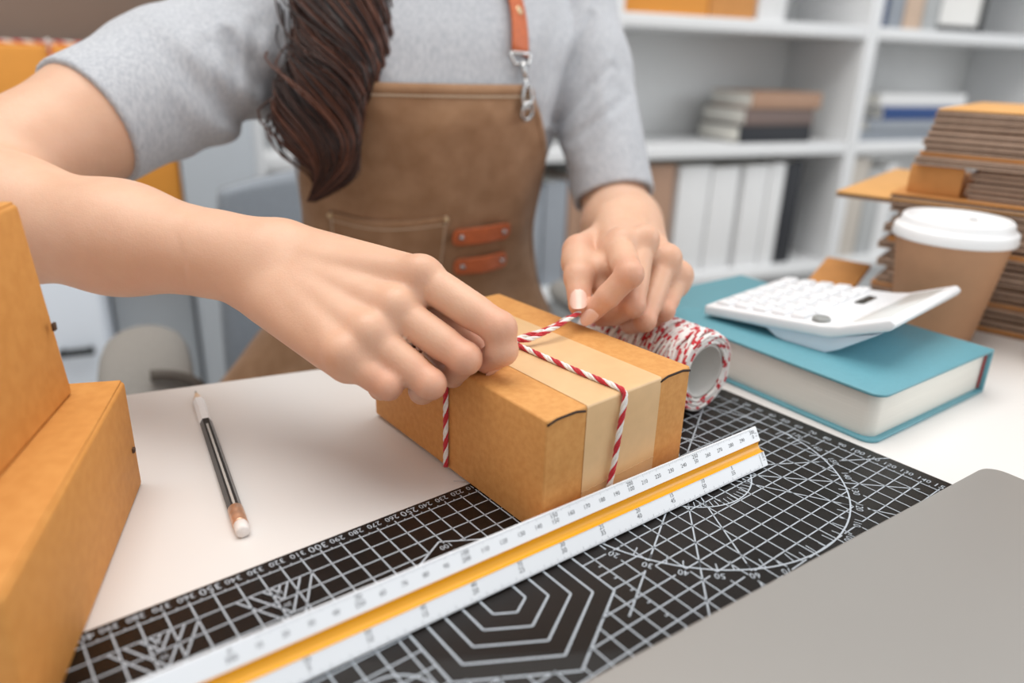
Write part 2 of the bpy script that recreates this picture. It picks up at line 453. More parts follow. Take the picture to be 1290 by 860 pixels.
for k in range(1, 29):
    big = k % 5 == 0
    print_text(num, str(k * 10), (-5.4, k * 10, ZP), (0, 1, 0), (-1, 0, 0), 6.2 if big else 5.2)
for a in range(10, 180, 10):
    dv = np.array([math.cos(math.radians(a)), math.sin(math.radians(a))])
    print_text(num, str(a), (*(PC + dv * 95), ZP), (dv[1], -dv[0], 0), (dv[0], dv[1], 0), 5.4)
for r, t in ((50.3, '100'), (40.5, '80'), (30.5, '60')):
    print_text(num, t, (HEXC[0] - 1, HEXC[1] - r + 5.0, ZP), (1, 0, 0), (0, 1, 0), 4.6)
for cu in (327.0, 376.5):
    for k, t in enumerate(('10', '20', '30')): print_text(num, t, (cu, 15 + 9 * k, ZP), (1, 0, 0), (0, 1, 0), 3.4)
cm.part('printed_numbers', num, M['mat_print'], room=True, label='pale printed numbers along the grid', kind='stuff')

# ------------------------------------------------------------------ triangular scale ruler
RU0 = np.array([56.4, 78.4]); rd = np.array([337.4 - 56.4, 69.0 - 78.4]); rd /= np.linalg.norm(rd)
RROT = math.atan2(rd[1], rd[0])
ru = Thing('triangular_scale', 'white triangular scale ruler with yellow grooves along the parcel front', 'ruler', (RU0[0], RU0[1], 0), RROT)
# local: x along the scale, y: 0 at the near edge, negative away from the camera
A_, B_, T_ = np.array([0.0, 0.6]), np.array([-26.0, 0.6]), np.array([-12.9, 21.6])
def side(P, Q):
    P = np.array(P); Q = np.array(Q); d = Q - P; n = np.array([-d[1], d[0]]); n /= np.linalg.norm(n)
    return [P + d * .03, P + d * .37, P + d * .385 - n * 1.5, P + d * .43 - n * 2.4, P + d * .5 - n * 2.75, P + d * .57 - n * 2.4, P + d * .615 - n * 1.5, P + d * .63, P + d * .97]
prof = []
tri = [A_, T_, B_]
for k in range(3): prof += [tuple(p) for p in side(tri[k], tri[(k + 1) % 3])]
ctr = (A_ + B_ + T_) / 3
prof = np.array(prof)
# make the grooves go inwards whatever the winding
chk = side(A_, T_)
if np.linalg.norm(chk[4] - ctr) > np.linalg.norm((A_ + T_) / 2 - ctr):
    def side(P, Q, _s=side):
        P = np.array(P); Q = np.array(Q); d = Q - P; n = np.array([d[1], -d[0]]); n /= np.linalg.norm(n)
        return [P + d * .03, P + d * .37, P + d * .385 - n * 1.5, P + d * .43 - n * 2.4, P + d * .5 - n * 2.75, P + d * .57 - n * 2.4, P + d * .615 - n * 1.5, P + d * .63, P + d * .97]
    prof = np.array(sum([[tuple(p) for p in side(tri[k], tri[(k + 1) % 3])] for k in range(3)], []))
RL = 372.0
bm = bmesh.new(); n = len(prof)
a = [bm.verts.new((0, p[0], p[1])) for p in prof]; b = [bm.verts.new((RL, p[0], p[1])) for p in prof]
bm.faces.new(a); bm.faces.new(b[::-1])
for i in range(n): bm.faces.new((a[i], b[i], b[(i + 1) % n], a[(i + 1) % n]))
bmesh.ops.recalc_face_normals(bm, faces=list(bm.faces))
ru.part('scale_body', MB().bm(bm), M['scale_white'])
for k in range(3):                                             # yellow linings laid in the grooves
    p9 = side(tri[k], tri[(k + 1) % 3]); sub = p9[1:8]
    nrm = ((tri[k] + tri[(k + 1) % 3]) / 2 - ctr); nrm /= np.linalg.norm(nrm)
    g = MB(); vs = []
    for x in (-0.05, RL + .05):
        for p in sub: q = p + nrm * 0.25; vs.append((x, q[0], q[1]))
    m_ = len(sub); g.add(vs, [(i, i + 1, m_ + i + 1, m_ + i) for i in range(m_ - 1)], 0, True)
    ru.part('groove', g, M['scale_yellow'], label='yellow groove' )
ink = MB(); ink2 = MB()
def on_face(P, Q, f, x, lift=0.08):
    p = P + (Q - P) * f; nrm = ((P + Q) / 2 - ctr); nrm /= np.linalg.norm(nrm); p = p + nrm * lift
    return np.array([x, p[0], p[1]])
upv = (T_ - A_) / np.linalg.norm(T_ - A_); UP3 = np.array([0, upv[0], upv[1]]); RI3 = np.array([-1.0, 0, 0])
for k in range(0, 31):                                         # upper blade, numbers run 300 at the right end
    x = 5 + k * 10 * 1.0; val = 300 - 10 * k
    if val < 0: break
    if val % 50 == 0:
        print_text(ink, str(val), on_face(A_, T_, .885, x), RI3, UP3, 3.0); print_text(ink, str(max(300 - val, 0)), on_face(A_, T_, .775, x), RI3, UP3, 3.0)
    else: print_text(ink, str(val), on_face(A_, T_, .80, x), RI3, UP3, 2.9)
print_text(ink, '1:1', on_face(A_, T_, .80, 2.0), UP3, -RI3, 2.4)
for k in range(0, 291):
    x = 5 + k; f0 = .965; f1 = .93 if k % 5 else (.915 if k % 10 else .90)
    a, b = on_face(A_, T_, f0, x), on_face(A_, T_, f1, x); d = np.array([.1, 0, 0]); ink2.add([a - d, a + d, b + d, b - d], [(0, 1, 2, 3)])
for k in range(1, 15):                                         # lower blade: a pair of numbers every 25 mm
    x = 5 + 25.0 * k
    print_text(ink, str(5 * k), on_face(A_, T_, .315, x), RI3, UP3, 3.0); print_text(ink, str(max(0, 60 - 5 * k)), on_face(A_, T_, .20, x), RI3, UP3, 3.3)
print_text(ink, '1:200', on_face(A_, T_, .26, 2.0), UP3, -RI3, 2.4)
a, b = on_face(A_, T_, .33, 5), on_face(A_, T_, .05, 5); d = np.array([.12, 0, 0]); ink.add([a - d, a + d, b + d, b - d], [(0, 1, 2, 3)])
for k in range(0, 360):
    x = 8 + k * .8; f0 = .035; f1 = .065 if k % 5 else (.09 if k % 10 else .115)
    a, b = on_face(A_, T_, f0, x), on_face(A_, T_, f1, x); d = np.array([.11, 0, 0]); ink2.add([a - d, a + d, b + d, b - d], [(0, 1, 2, 3)])
ru.part('scale_numbers', ink, M['scale_ink'], label='small dark printed numbers', kind='stuff')
ru.part('scale_ticks', ink2, M['scale_ink2'], label='fine grey printed ticks', kind='stuff')

# ------------------------------------------------------------------ the parcel being tied
BH = 64.0
pc = Thing('parcel', 'small brown cardboard parcel being tied with striped twine on the mat', 'box', (156, -32, 0))
c8 = [(209.5, 52, 0.15), (100.5, 47.5, 0.15), (107.5, -117, 0.15), (209.5, -114, 0.15)]
c8 += [(c[0], c[1], BH) for c in c8]
pc.part('carton', MB().hexa(c8, 1.3, 3), M['kraft'], room=True)
def lerp(a, b, f): return np.array(a) * (1 - f) + np.array(b) * f
FL, FR, KL, KR = (np.array(c8[i]) for i in (4, 5, 7, 6))       # top corners: front left/right, back left/right
def top(fu, fv, dz=0.0): return lerp(lerp(FL, FR, fu), lerp(KL, KR, fu), fv) + np.array([0, 0, dz])
def front(fu, z, out=0.0):
    p = lerp(FL, FR, fu); return np.array([p[0] - .04 * out, p[1] + out, z])
def lid_slit(f0, f1):
    g = MB(); pts = []
    for k in range(9):
        f = f0 + (f1 - f0) * k / 8; bow = math.sin(math.pi * k / 8)
        p = front(f, BH - 0.9 - 1.5 * (1 - min(1, bow * 1.4)), 0.15); pts.append(p)
    g.tube(pts, 0.62, 6); return g
pc.part('lid_slit', lid_slit(0.005, 0.235), M['slit'], room=True, label='dark gap under the lid edge')
pc.part('lid_slit', lid_slit(0.76, 0.995), M['slit'], room=True, label='dark gap under the lid edge')
def strip(pts_l, pts_r, th=0.3):
    vs = []; n = len(pts_l)
    for l, r in zip(pts_l, pts_r): vs += [tuple(l), tuple(r)]
    return MB().add(vs, [(2 * i, 2 * i + 1, 2 * i + 3, 2 * i + 2) for i in range(n - 1)], 0, True)
tl, tr = [], []
for fu, L_ in ((0.245, tl), (0.765, tr)):
    L_.append(front(fu, 4, .25))
    L_.append(front(fu, BH - 1.6, .28)); L_.append(front(fu, BH - .3, .05)); L_.append(top(fu, 0.004, .18)); L_.append(top(fu, 0.02, .22))
    L_.append(top(fu, .5, .22)); L_.append(top(fu, .985, .22)); L_.append(top(fu, 1.0, .1) + np.array([0, -.25, -.6])); L_.append(top(fu, 1.0) + np.array([0, -.3, -50]))
pc.part('packing_tape', strip(tl, tr), M['tape'], room=True, label='translucent beige packing tape over the lid')
g = MB(); zz = [front(.245 + .52 * k / 24, 15.5 + (0.35 if k % 2 else -.35) + 1.2 * k / 24, .42) for k in range(25)]; g.tube(zz, 0.22, 5)
pc.part('tape_end', g, M['tape_line'], room=True, label='zigzag cut end of the tape')

# ------------------------------------------------------------------ striped twine
def smooth_path(pts, step=1.2):
    P = np.array(pts, float); out = []
    Q = np.vstack([2 * P[0] - P[1], P, 2 * P[-1] - P[-2]])
    for i in range(1, len(Q) - 2):
        n = max(2, int(np.linalg.norm(Q[i + 1] - Q[i]) / step))
        for k in range(n):
            t = k / n
            out.append(.5 * ((2 * Q[i]) + (-Q[i - 1] + Q[i + 1]) * t + (2 * Q[i - 1] - 5 * Q[i] + 4 * Q[i + 1] - Q[i + 2]) * t * t + (-Q[i - 1] + 3 * Q[i] - 3 * Q[i + 1] + Q[i + 2]) * t ** 3))
    out.append(P[-1]); return np.array(out)
def twine_plies(pts, mr, mw, rad=1.5, pitch=15.0, phase=0.0):
    P = smooth_path(pts)
    T = np.gradient(P, axis=0); T /= np.linalg.norm(T, axis=1)[:, None]
    sarc = np.concatenate([[0], np.cumsum(np.linalg.norm(np.diff(P, axis=0), axis=1))])
    ref = np.array([0, 0, 1.0]) if abs(T[0][2]) < .9 else np.array([1.0, 0, 0])
    u = np.cross(T[0], ref); u /= np.linalg.norm(u); U = []
    for t in T:
        u = u - t * (u @ t); u /= np.linalg.norm(u); U.append(u)
    U = np.array(U); W = np.cross(T, U)
    for k in range(4):
        ang = 2 * math.pi * sarc / pitch + phase + k * math.pi / 2
        C_ = P + (U * np.cos(ang)[:, None] + W * np.sin(ang)[:, None]) * rad * .52
        (mr if k < 2 else mw).tube(C_, rad * .56, 6)
tw = Thing('striped_twine', 'red and white striped twine crossing over the taped parcel lid', 'twine', (163, -30, BH))
def strand(pts, **k):
    a, b = MB(), MB(); twine_plies(pts, a, b, **k)
    tw.part('red_ply', a, M['red'], room=True); tw.part('white_ply', b, M['cotton'], room=True)
X0 = np.array([163.5, -28, BH + 1.9])
strand([X0 + (6, -3, 1.5), X0, (162, -10, BH + 1.8), (160, 20, BH + 1.7), (157.6, 44, BH + 1.7), (157.2, 50.2, BH + .9), (157.4, 52.0, BH - 3), (159.5, 52.4, 46), (161.8, 52.9, 28), (164.5, 52.5, 10), (165.4, 52, 2.0)], phase=.4)
strand([(208, -28.6, BH + 1.8), (210.9, -28.6, BH - .6), (211.3, -28.8, BH - 8), (211.3, -29, 30), (211.3, -29, 2.0)], phase=1.0)
strand([X0 + (0, 0, .6), (185, -28, BH + 2), (204, -28.4, BH + 2.1), (209.5, -28.6, BH + 1.6)], phase=.2)
# two ends twisted together: one pinched by the far hand, one running to the spool; the third held by the near fingertips
strand([J(624, 456, 391), J(637, 446, 404), X0 + (0, 0, 2.6), J(668, 427, 428), J(701, 411, 438), J(722, 398, 449), J(735, 391, 457), J(744, 386, 468)], phase=.9)
strand([X0 + (3, -4, .4), (150.5, -36.5, BH + 1.7), (139, -37, BH + 1.8), (124, -40, BH + 1.8), (106.5, -47, BH + 1.6), (101, -51, BH - .5), (84, -60, BH - 4), (62, -68, 57), (44, -74, 55)], phase=2.0)

# ------------------------------------------------------------------ spool of the same twine
sp = Thing('twine_spool', 'fat spool of red and white twine lying beside the parcel', 'spool', (28, -42, 0))
SR = 28.0; V1, V0 = 7.0, -92.0; SC3 = (28.0, 0.0, SR)
Ry = Matrix.Rotation(math.radians(90), 3, 'X')             # z of the lathe -> -y ; we work with z = -v
def spool_ring(prof): return MB().lathe(prof, 48, R=Ry, at=SC3, closed=True)
sp.part('card_core', spool_ring([(17.2, -V1 + 1.5), (18.8, -V1 + 1.5), (18.8, -V0 - 1), (17.2, -V0 - 1)]), M['core'], room=True, label='grey cardboard tube')
sp.part('cotton_fill', spool_ring([(18.9, -V1 + 3), (24.5, -V1 + 3), (24.5, -V0 - 3), (18.9, -V0 - 3)]), M['cotton'], room=True)
wnd = MB()
def stripe(pitch, seglen, seg):
    ph = rnd.random()
    return lambda i, k: 1 if ((i * seglen / pitch + k / seg + ph) % 1.0) < 0.33 else 0
def wind(path, r=1.45, pitch=17.0):
    L_ = np.linalg.norm(np.diff(path, axis=0), axis=1).mean()
    wnd.tube(path, r, 6, mfun=stripe(pitch, L_, 6))
for rr, sl, n in ((23.6, 9, 34), (25.4, -13, 32), (26.5, 16, 30)):   # three crossing layers
    for k in range(n):
        v = V0 + 4 + (V1 - V0 - 8) * k / (n - 1); sl2 = sl + rnd.uniform(-5, 5); ph = rnd.uniform(0, 6.28)
        pts = []
        for q in range(44):
            a = 2 * math.pi * q / 43 + ph
            vv = min(V1 - .8, max(V0 + .8, v + sl2 * (2 * abs(q / 43 - .5) - .5)))
            r2 = rr + .3 * math.sin(3 * a + k)
            pts.append((SC3[0] + r2 * math.cos(a), vv, SC3[2] + r2 * math.sin(a)))
        wind(np.array(pts))
for V_ in (V1 - 1.2, V0 + 1.2):
    for k in range(3):
        r2 = 20.6 + 2.6 * k
        pts = [(SC3[0] + r2 * math.cos(a), V_ + .5 * math.sin(5 * a + k), SC3[2] + r2 * math.sin(a)) for a in np.linspace(0, 2 * math.pi, 44)]
        wind(np.array(pts))
sp.part('twine_winding', wnd, [M['cotton'], M['red']], room=True, kind='stuff')

# ------------------------------------------------------------------ pencil
pa = np.array([324.8, -34.5]); pb = np.array([293.4, -214.0]); pd = pb - pa; PL = np.linalg.norm(pd); PROT = math.atan2(pd[1], pd[0])
pn = Thing('pencil', 'black and white pencil with a copper ferrule lying left of the parcel', 'pencil', (pa[0], pa[1], TAB), PROT)
PR = 3.6
def hexbar(x0, x1, r, r1=None):
    r1 = r if r1 is None else r1; vs = []; z0 = PR * .87
    for x, q in ((x0, r), (x1, r1)):
        for k in range(6):
            a = math.radians(60 * k); vs.append((x, q * math.cos(a), z0 + q * math.sin(a)))
    return MB().add(vs, [(k, (k + 1) % 6, 6 + (k + 1) % 6, 6 + k) for k in range(6)] + [tuple(range(6))[::-1], tuple(range(6, 12))])
pn.part('black_barrel', hexbar(21, 128, PR), M['pencil_black'])
pn.part('white_barrel', hexbar(128, 162, PR), M['pencil_white'])
pn.part('silver_line', MB().box((22, -.5, PR * 1.74 - .08), (120, .75, PR * 1.74 + .06)), M['silver'], label='silver stripe along the barrel')
RyP = Matrix.Rotation(math.radians(90), 3, 'Y')
pn.part('wood_cone', MB().lathe([(3.3, 162), (0.9, 175)], 16, R=RyP, at=(0, 0, PR * .87)), M['wood'])
pn.part('lead', MB().lathe([(0.9, 175), (0.25, 179)], 12, R=RyP, at=(0, 0, PR * .87)), M['lead'])
pn.part('ferrule', MB().lathe([(3.5, 7), (3.8, 8), (3.5, 9.5), (3.8, 11), (3.8, 14), (3.5, 15.2), (3.8, 16.6), (3.75, 22)], 24, R=RyP, at=(0, 0, PR * .87 + .2)), M['copper'])
pn.part('eraser', MB().lathe([(0, 0), (2.6, .1), (3.3, .9), (3.45, 2), (3.45, 8)], 24, R=RyP, at=(0, 0, PR * .87 + .2)), M['eraser'])

# ------------------------------------------------------------------ cartons stacked at the left
def carton(name, label, corner, ang, L_, W_, H_, z0, lean=0.0):
    """corner: far right foot; ang: heading of the long right side towards the camera"""
    t = Thing(name, label, 'box', (corner[0], corner[1], z0), ang, None)
    c = [(0, 0, 0), (L_, 0, 0), (L_, W_, 0), (0, W_, 0)]
    c8 = c + [(x, y + lean, H_) for x, y, _ in c]
    t.part('carton', MB().hexa(c8, 2.2, 3), M['kraft2'])
    q = -1.0 if W_ < 0 else 1.0
    g = MB().hexa([(i + (L_ - 2 * i) * fx, q * i + (W_ - 2 * q * i) * fy + lean, z) for z, i in ((H_ - .2, 1.2), (H_ + .9, 1.6)) for fx, fy in ((0, 0), (1, 0), (1, 1), (0, 1))], .4, 2)
    t.part('lid', g, M['kraft2'])
    t.part('side_tab', MB().box((6, -.2, H_ * .38), (9, 1.2, H_ * .42), .3), M['kraft_edge'])
    return t

# the frame of a carton: x towards the camera, y to the photograph's left is negative
carton('carton', 'orange brown carton lying flat, lower of two at the left edge', (351, -115), math.atan2(.912, .41), 168, -112, 61.0, TAB)
carton('carton', 'tall orange carton standing on the lower carton at the left edge', (375, -110), math.atan2(.882, .471), 160, -108, 93, TAB + 62.0, -7)

# ------------------------------------------------------------------ teal book
BKR = math.radians(-2.8); bk0 = np.array([-22.5, 100.5])
bk = Thing('thick_book', 'thick teal clothbound book lying beside the mat under the calculator', 'book', (bk0[0], bk0[1], TAB), BKR)
# local: x negative = towards the spine, y negative = away from the camera
BW, BL, BT = 150.0, 226.0, 34.0
def rounded(x0, y0, x1, y1, r, corners):
    P = []
    for (cx, cy, a0, on) in ((x1 - r, y1 - r, 0, corners[0]), (x0 + r, y1 - r, 90, corners[1]), (x0 + r, y0 + r, 180, corners[2]), (x1 - r, y0 + r, 270, corners[3])):
        if on:
            for k in range(7):
                a = math.radians(a0 + 15 * k); P.append((cx + r * math.cos(a), cy + r * math.sin(a)))
        else: P.append({0: (x1, y1), 90: (x0, y1), 180: (x0, y0), 270: (x1, y0)}[a0])
    return P
cov = rounded(-BW, -BL, 0, 0, 9, (1, 0, 0, 1))
bk.part('cover_board', MB().prism(cov, 0, 2.2, .7), M['teal'])
bk.part('cover_board', MB().prism(cov, BT - 2.2, BT, .7), M['teal'])
bk.part('spine', MB().box((-BW - 2.0, -BL, 0), (-BW + .6, 0, BT), .9), M['teal'])
pg = rounded(-BW + 1, -BL + 4, -4, -4, 8, (1, 0, 0, 1))
bk.part('page_block', MB().prism(pg, 2.2, BT - 2.2, .2), M['pages'])
bk.part('headband', MB().box((-BW + .8, -4.2, 3), (-BW + 3.0, -2.6, BT - 3), .6), M['headband'])
BZ = TAB + BT

# ------------------------------------------------------------------ calculator on the book
CROT = math.atan2(.997, -.08)
ca = Thing('calculator', 'white desk calculator lying on the teal book', 'calculator', (-51, -58, BZ), CROT)
CW, CL = 126.0, 104.0           # across, along (keypad); x along towards the camera, y across
def wedge(prof, y0, y1, bev):
    bm = bmesh.new(); n = len(prof)
    a = [bm.verts.new((p[0], y0, p[1])) for p in prof]; b = [bm.verts.new((p[0], y1, p[1])) for p in prof]
    bm.faces.new(a); bm.faces.new(b[::-1])
    for i in range(n): bm.faces.new((a[i], b[i], b[(i + 1) % n], a[(i + 1) % n]))
    bmesh.ops.recalc_face_normals(bm, faces=list(bm.faces))
    if bev: bmesh.ops.bevel(bm, geom=list(bm.edges), offset=bev, segments=3, profile=.5, affect='EDGES')
    return MB().bm(bm, sm=True)
ca.part('upper_shell', wedge([(0, 2.5), (CL - 4, 12), (CL + 34, 28), (CL + 37, 33), (CL + 33, 36.5), (CL + 1, 22.5), (CL - 10, 20.0), (0, 10.5)], 0, CW, 1.8), M['plastic'])
ca.part('base', wedge([(6, 2.4), (52, 5.6), (60, 1.2), (66, 0), (CL - 6, 0), (CL + 3, 5), (CL + 27, 23), (CL - 2, 13), (8, 3.8)], 3, CW - 3, .8), M['plastic2'], label='pale blue-white base wedge')
sl = 9.5 / 94.0
nx, ny = 5, 6
for i in range(nx):
    for j in range(ny):
        x = 6 + i * 15.2; y = 6 + j * 19.6
        z = 10.5 + x * sl
        k = ca.part('key', MB().hexa([(x, y, z), (x + 11.5, y, z + 11.5 * sl), (x + 11.5, y + 15.5, z + 11.5 * sl), (x, y + 15.5, z),
                                  (x + .8, y + .8, z + 3.2), (x + 10.7, y + .8, z + 3.2 + 10.7 * sl), (x + 10.7, y + 14.7, z + 3.2 + 10.7 * sl), (x + .8, y + 14.7, z + 3.2)], .5, 2), M['plastic'])
        g = MB(); lab = '0.+=-x789C456M123%00/'[(i * ny + j) % 20]
        print_text(g, lab, (x + 6, y + 7.7, z + 3.35 + 6 * sl), (0, -1, 0), (1, 0, sl), 5.0)
        ca.part('key_mark', g, M['keyink'], k)
ca.part('oval_button', MB().lathe([(0, 3.0), (5.2, 3.0), (6.2, 2.2), (6.4, 0)], 24, at=(88, 11, 10.5 + 88 * sl)), M['greybtn'], label='grey oval button')
dsl = 14.0 / 32.0
def panel(x0, x1, y0, y1, lift):
    f = lambda x: 22.5 + (x - CL - 1) * dsl + lift
    return MB().hexa([(x0, y0, f(x0) - 1), (x1, y0, f(x1) - 1), (x1, y1, f(x1) - 1), (x0, y1, f(x0) - 1), (x0, y0, f(x0)), (x1, y0, f(x1)), (x1, y1, f(x1)), (x0, y1, f(x0))], .2, 1)
ca.part('display', panel(CL + 6, CL + 29, 10, CW - 12, .35), M['lcd'], label='pale grey display window')
ca.part('solar_cell', MB().box((84, 74, 19.0), (91, 100, 20.2), .3), M['solar'], label='small dark solar cell')

# ------------------------------------------------------------------ cup with lid
cu = Thing('paper_cup', 'brown paper cup with a white plastic lid behind the book', 'cup', (-262, 30, TAB))
cu.part('cup_wall', MB().lathe([(0, 1.5), (29.5, 1.5), (30, 0), (31, 0), (44.3, 94), (44.6, 95), (43.4, 95)], 48), M['cup'])
cu.part('lid', MB().lathe([(44.4, 89.5), (46.6, 89.8), (47.4, 92), (46.6, 95), (46.8, 98), (45.6, 99.6), (43.6, 100.2), (42.4, 103), (41.8, 106.4), (40.2, 108), (38.0, 107.6), (36.6, 103), (34, 102), (0, 102)], 56), M['lid'])
cu.part('sip_hole', MB().box((-36, -3.4, 101.6), (-31.5, 3.4, 102.35), .3), M['slit'])

# ------------------------------------------------------------------ tan paper tube at the right edge
tt = Thing('paper_tube', 'short tan paper tube standing at the right frame edge', 'tube', (-296, 138, TAB))
tt.part('tube_wall', MB().lathe([(33, 0), (40, 0), (41, 1), (41, 57), (40, 58), (33, 58)], 48, closed=True), M['tan'])

# ------------------------------------------------------------------ laptop (closed) in the near corner
lt = Thing('laptop', 'closed grey aluminium laptop in the near right corner', 'laptop', (-27.5, 162.5, TAB), math.radians(180 - 4.6))
# local: x = along the far edge to the left?  the lid's far edge runs along +x (mirrored), y towards the camera is negative
lt.part('lid', MB().prism(rounded(-312, -218, 0, 0, 11, (1, 1, 1, 1)), 9.2, 15.2, 1.4, 3), M['laptop'])
lt.part('base', MB().prism(rounded(-312, -218, 0, 0, 11, (1, 1, 1, 1)), 1.2, 8.8, 1.6, 3), M['laptop'])
for fx in (-290, -20):
    for fy in (-200, -18): lt.part('foot', MB().box((fx - 8, fy - 4, 0), (fx + 8, fy + 4, 1.4), .4), M['lap_dark'])

# ------------------------------------------------------------------ flattened cartons piled on the right
SE = np.array([-0.215, 0.977, 0.0]); SE /= np.linalg.norm(SE); SROT = math.atan2(SE[1], SE[0])
P0 = np.array([-318.0, 40.0, 0.0])
def flat_sheet(name, label, al0, al1, nn0, nn1, z, th, topm, group=None, jit=0.0, orange_edge=False):
    base = P0 + SE * al0
    t = Thing(name, label, 'cardboard', (base[0], base[1], TAB + z), SROT + jit, group)
    Lx = al1 - al0
    t.part('core', MB().box((1.2, nn0 + 1.5, .9), (Lx - 1.2, nn1 - 1.5, th - .9)), M['sheet_orange'] if orange_edge else M['liner_dark'])
    t.part('liner', MB().box((0, nn0, th - 1.5), (Lx, nn1, th), .2, 1), topm)
    t.part('liner', MB().box((0, nn0, 0), (Lx, nn1, 1.4), .2, 1), M['liner'])
    if th > 5.4: t.part('liner', MB().box((.4, nn0 + .4, th * .5 - .5), (Lx - .4, nn1 - .4, th * .5 + .5), .2, 1), M['liner'])
    return t
z = 0.0; zi = 0
ORD = ['first', 'second', 'third', 'fourth', 'fifth', 'sixth', 'seventh', 'eighth', 'ninth', 'tenth', 'eleventh', 'twelfth', 'thirteenth', 'fourteenth', 'fifteenth', 'sixteenth', 'seventeenth', 'eighteenth', 'nineteenth', 'twentieth', 'twenty-first', 'twenty-second']
lab_low = lambda k, o: ('orange-edged' if o else 'brown') + ' flattened carton, ' + ORD[k] + ' from the desk in the pile behind the cup'
lab_mid = lambda k: 'brown flattened carton, ' + ORD[k] + ' from below in the set back middle of the pile'
lab_up = lambda k, o: ('orange-edged' if o else 'brown') + ' flattened carton, ' + ORD[k] + " from below in the pile's overhanging top"
while z < 103:
    th = rnd.choice((5.2, 6.0, 6.6)); org = zi in (0, 4, 12)
    flat_sheet('flat_carton', lab_low(zi, org), -84 + rnd.uniform(-7, 8), 108 + rnd.uniform(-12, 6), 0 + rnd.uniform(-2.5, 2.5), 230 + rnd.uniform(-10, 10), z, th, M['sheet_orange'] if org else M['liner'], 'lower flattened cartons', rnd.uniform(-.012, .012), org)
    z += th; zi += 1
flat_sheet('flat_carton', 'orange flattened carton with a wide face sticking out above the cup lid', -136, 150, -4, 236, z, 5.0, M['sheet_top'], None, .01); z += 5.0
flat_sheet('flat_carton', 'flattened carton with a folded flap, second of those sticking out above the cup', -88, 150, -3, 230, z, 5.0, M['sheet_orange']); z += 5.0
zf = z; zi = 0
while z < 141:
    th = rnd.choice((4.4, 5.0))
    flat_sheet('flat_carton', lab_mid(zi), -26 + rnd.uniform(-4, 4), 150, 6 + rnd.uniform(-2, 2), 225, z, th, M['liner'], 'recessed flattened cartons', rnd.uniform(-.01, .01)); z += th; zi += 1
g = MB().box((-78, 10, zf + .3), (-34, 13, zf + 26), .6); g.v = [tuple(P0 + SE * p[0] + np.array([-SE[1], SE[0], 0]) * p[1] + np.array([0, 0, p[2] + TAB])) for p in g.v]
solo('cardboard_flap', g, M['sheet_orange'], 'upright orange cardboard flap standing in the pile, left of its recess', 'cardboard')
up0 = z; zi = 0
while z < 182:
    th = rnd.choice((5.0, 5.8, 6.4))
    org = abs(z - up0 - 6) < 4
    flat_sheet('flat_carton', lab_up(zi, org), -72 + (z - up0) * .12 + rnd.uniform(-4, 4), 150, -2 + rnd.uniform(-2, 2), 228, z, th, M['sheet_orange'] if org else M['liner'], 'upper flattened cartons', rnd.uniform(-.012, .012), org); z += th; zi += 1
flat_sheet('flat_carton', 'pale orange flattened carton on top of the cardboard pile', -64, 150, -2, 228, z, 3.4, M['sheet_top'])
g = MB().box((-150, -38, 0), (-105, 60, 5), .6); g.v = [tuple(P0 + SE * p[0] + np.array([-SE[1], SE[0], 0]) * p[1] + np.array([0, 0, p[2] + TAB + (p[1] + 38) * .25])) for p in g.v]
solo('cardboard_scrap', g, M['sheet_orange'], 'loose orange cardboard piece sloping behind the cup, left of the pile', 'cardboard')

# ================================================================== background
def bookcase(name, label, s0, s1, boards, group=None):
    t = Thing(name, label, 'bookcase', tuple(RT(s0, 0, FLOOR)), ROT, group)
    w = s1 - s0; top_z = 960 + TZ
    for x in (0, w - 20): t.part('side_panel', MB().box((x, 0, 0), (x + 20, 280, top_z), 1.5), M['white'])
    for zt in boards: t.part('shelf_board', MB().box((20, 2, zt + TZ - 30), (w - 20, 278, zt + TZ), 1.5), M['white'])
    t.part('back_panel', MB().box((1, 281, 2), (w - 1, 288, top_z - 2), 0), M['shelf_back'])
    t.part('plinth', MB().box((20, 14, 0), (w - 20, 26, 58), 1), M['white'])
    return t
BDS = (-650, -318, 22, 322, 640, 960)
bookcase('bookcase', 'white bookcase behind the sitter, mostly hidden by her', -184, 616, BDS)
bookcase('bookcase', 'white bookcase with three lying books, right of the sitter', 618, 1418, BDS)
bookcase('bookcase', 'white bookcase at the far right with a framed picture', 1420, 2220, BDS)

def lying_book(s0, s1, t0, t1, z0, z1, cov, label, group=None, skew=0.0):
    t = Thing('book', label, 'book', tuple(RT(s0, t0, z0)), ROT + skew, group)
    w, d, h = s1 - s0, t1 - t0, z1 - z0
    t.part('cover', MB().box((0, 0, 0), (w, d, 2.5), .5).box((0, 0, h - 2.5), (w, d, h), .5).box((0, 0, 0), (w, 3, h), .8), cov)
    t.part('page_block', MB().box((3, 2.8, 2.4), (w - 3, d - 3, h - 2.4), .3), M['pages'])
lying_book(1046, 1296, 40, 215, 22, 66, M['book_black'], 'black book at the bottom of the three lying books')
lying_book(1062, 1304, 44, 222, 66, 110, M['book_taupe'], 'dark taupe book in the middle of the three lying books', None, .02)
lying_book(1074, 1316, 40, 210, 110, 152, M['book_brown'], 'light brown book on top of the three lying books')
lying_book(1470, 1850, 36, 220, 22, 50, M['book_grey'], 'grey book at the bottom of the pile under the blue book')
lying_book(1500, 1860, 30, 225, 50, 80, M['book_grey'], 'grey book directly under the blue lying book', None, -.02)
lying_book(1555, 1850, 34, 220, 80, 116, M['book_blue'], 'blue book lying in the far right bookcase')
lying_book(1540, 1900, 40, 225, 116, 152, M['binder_white'], 'white binder lying on top of the blue book')

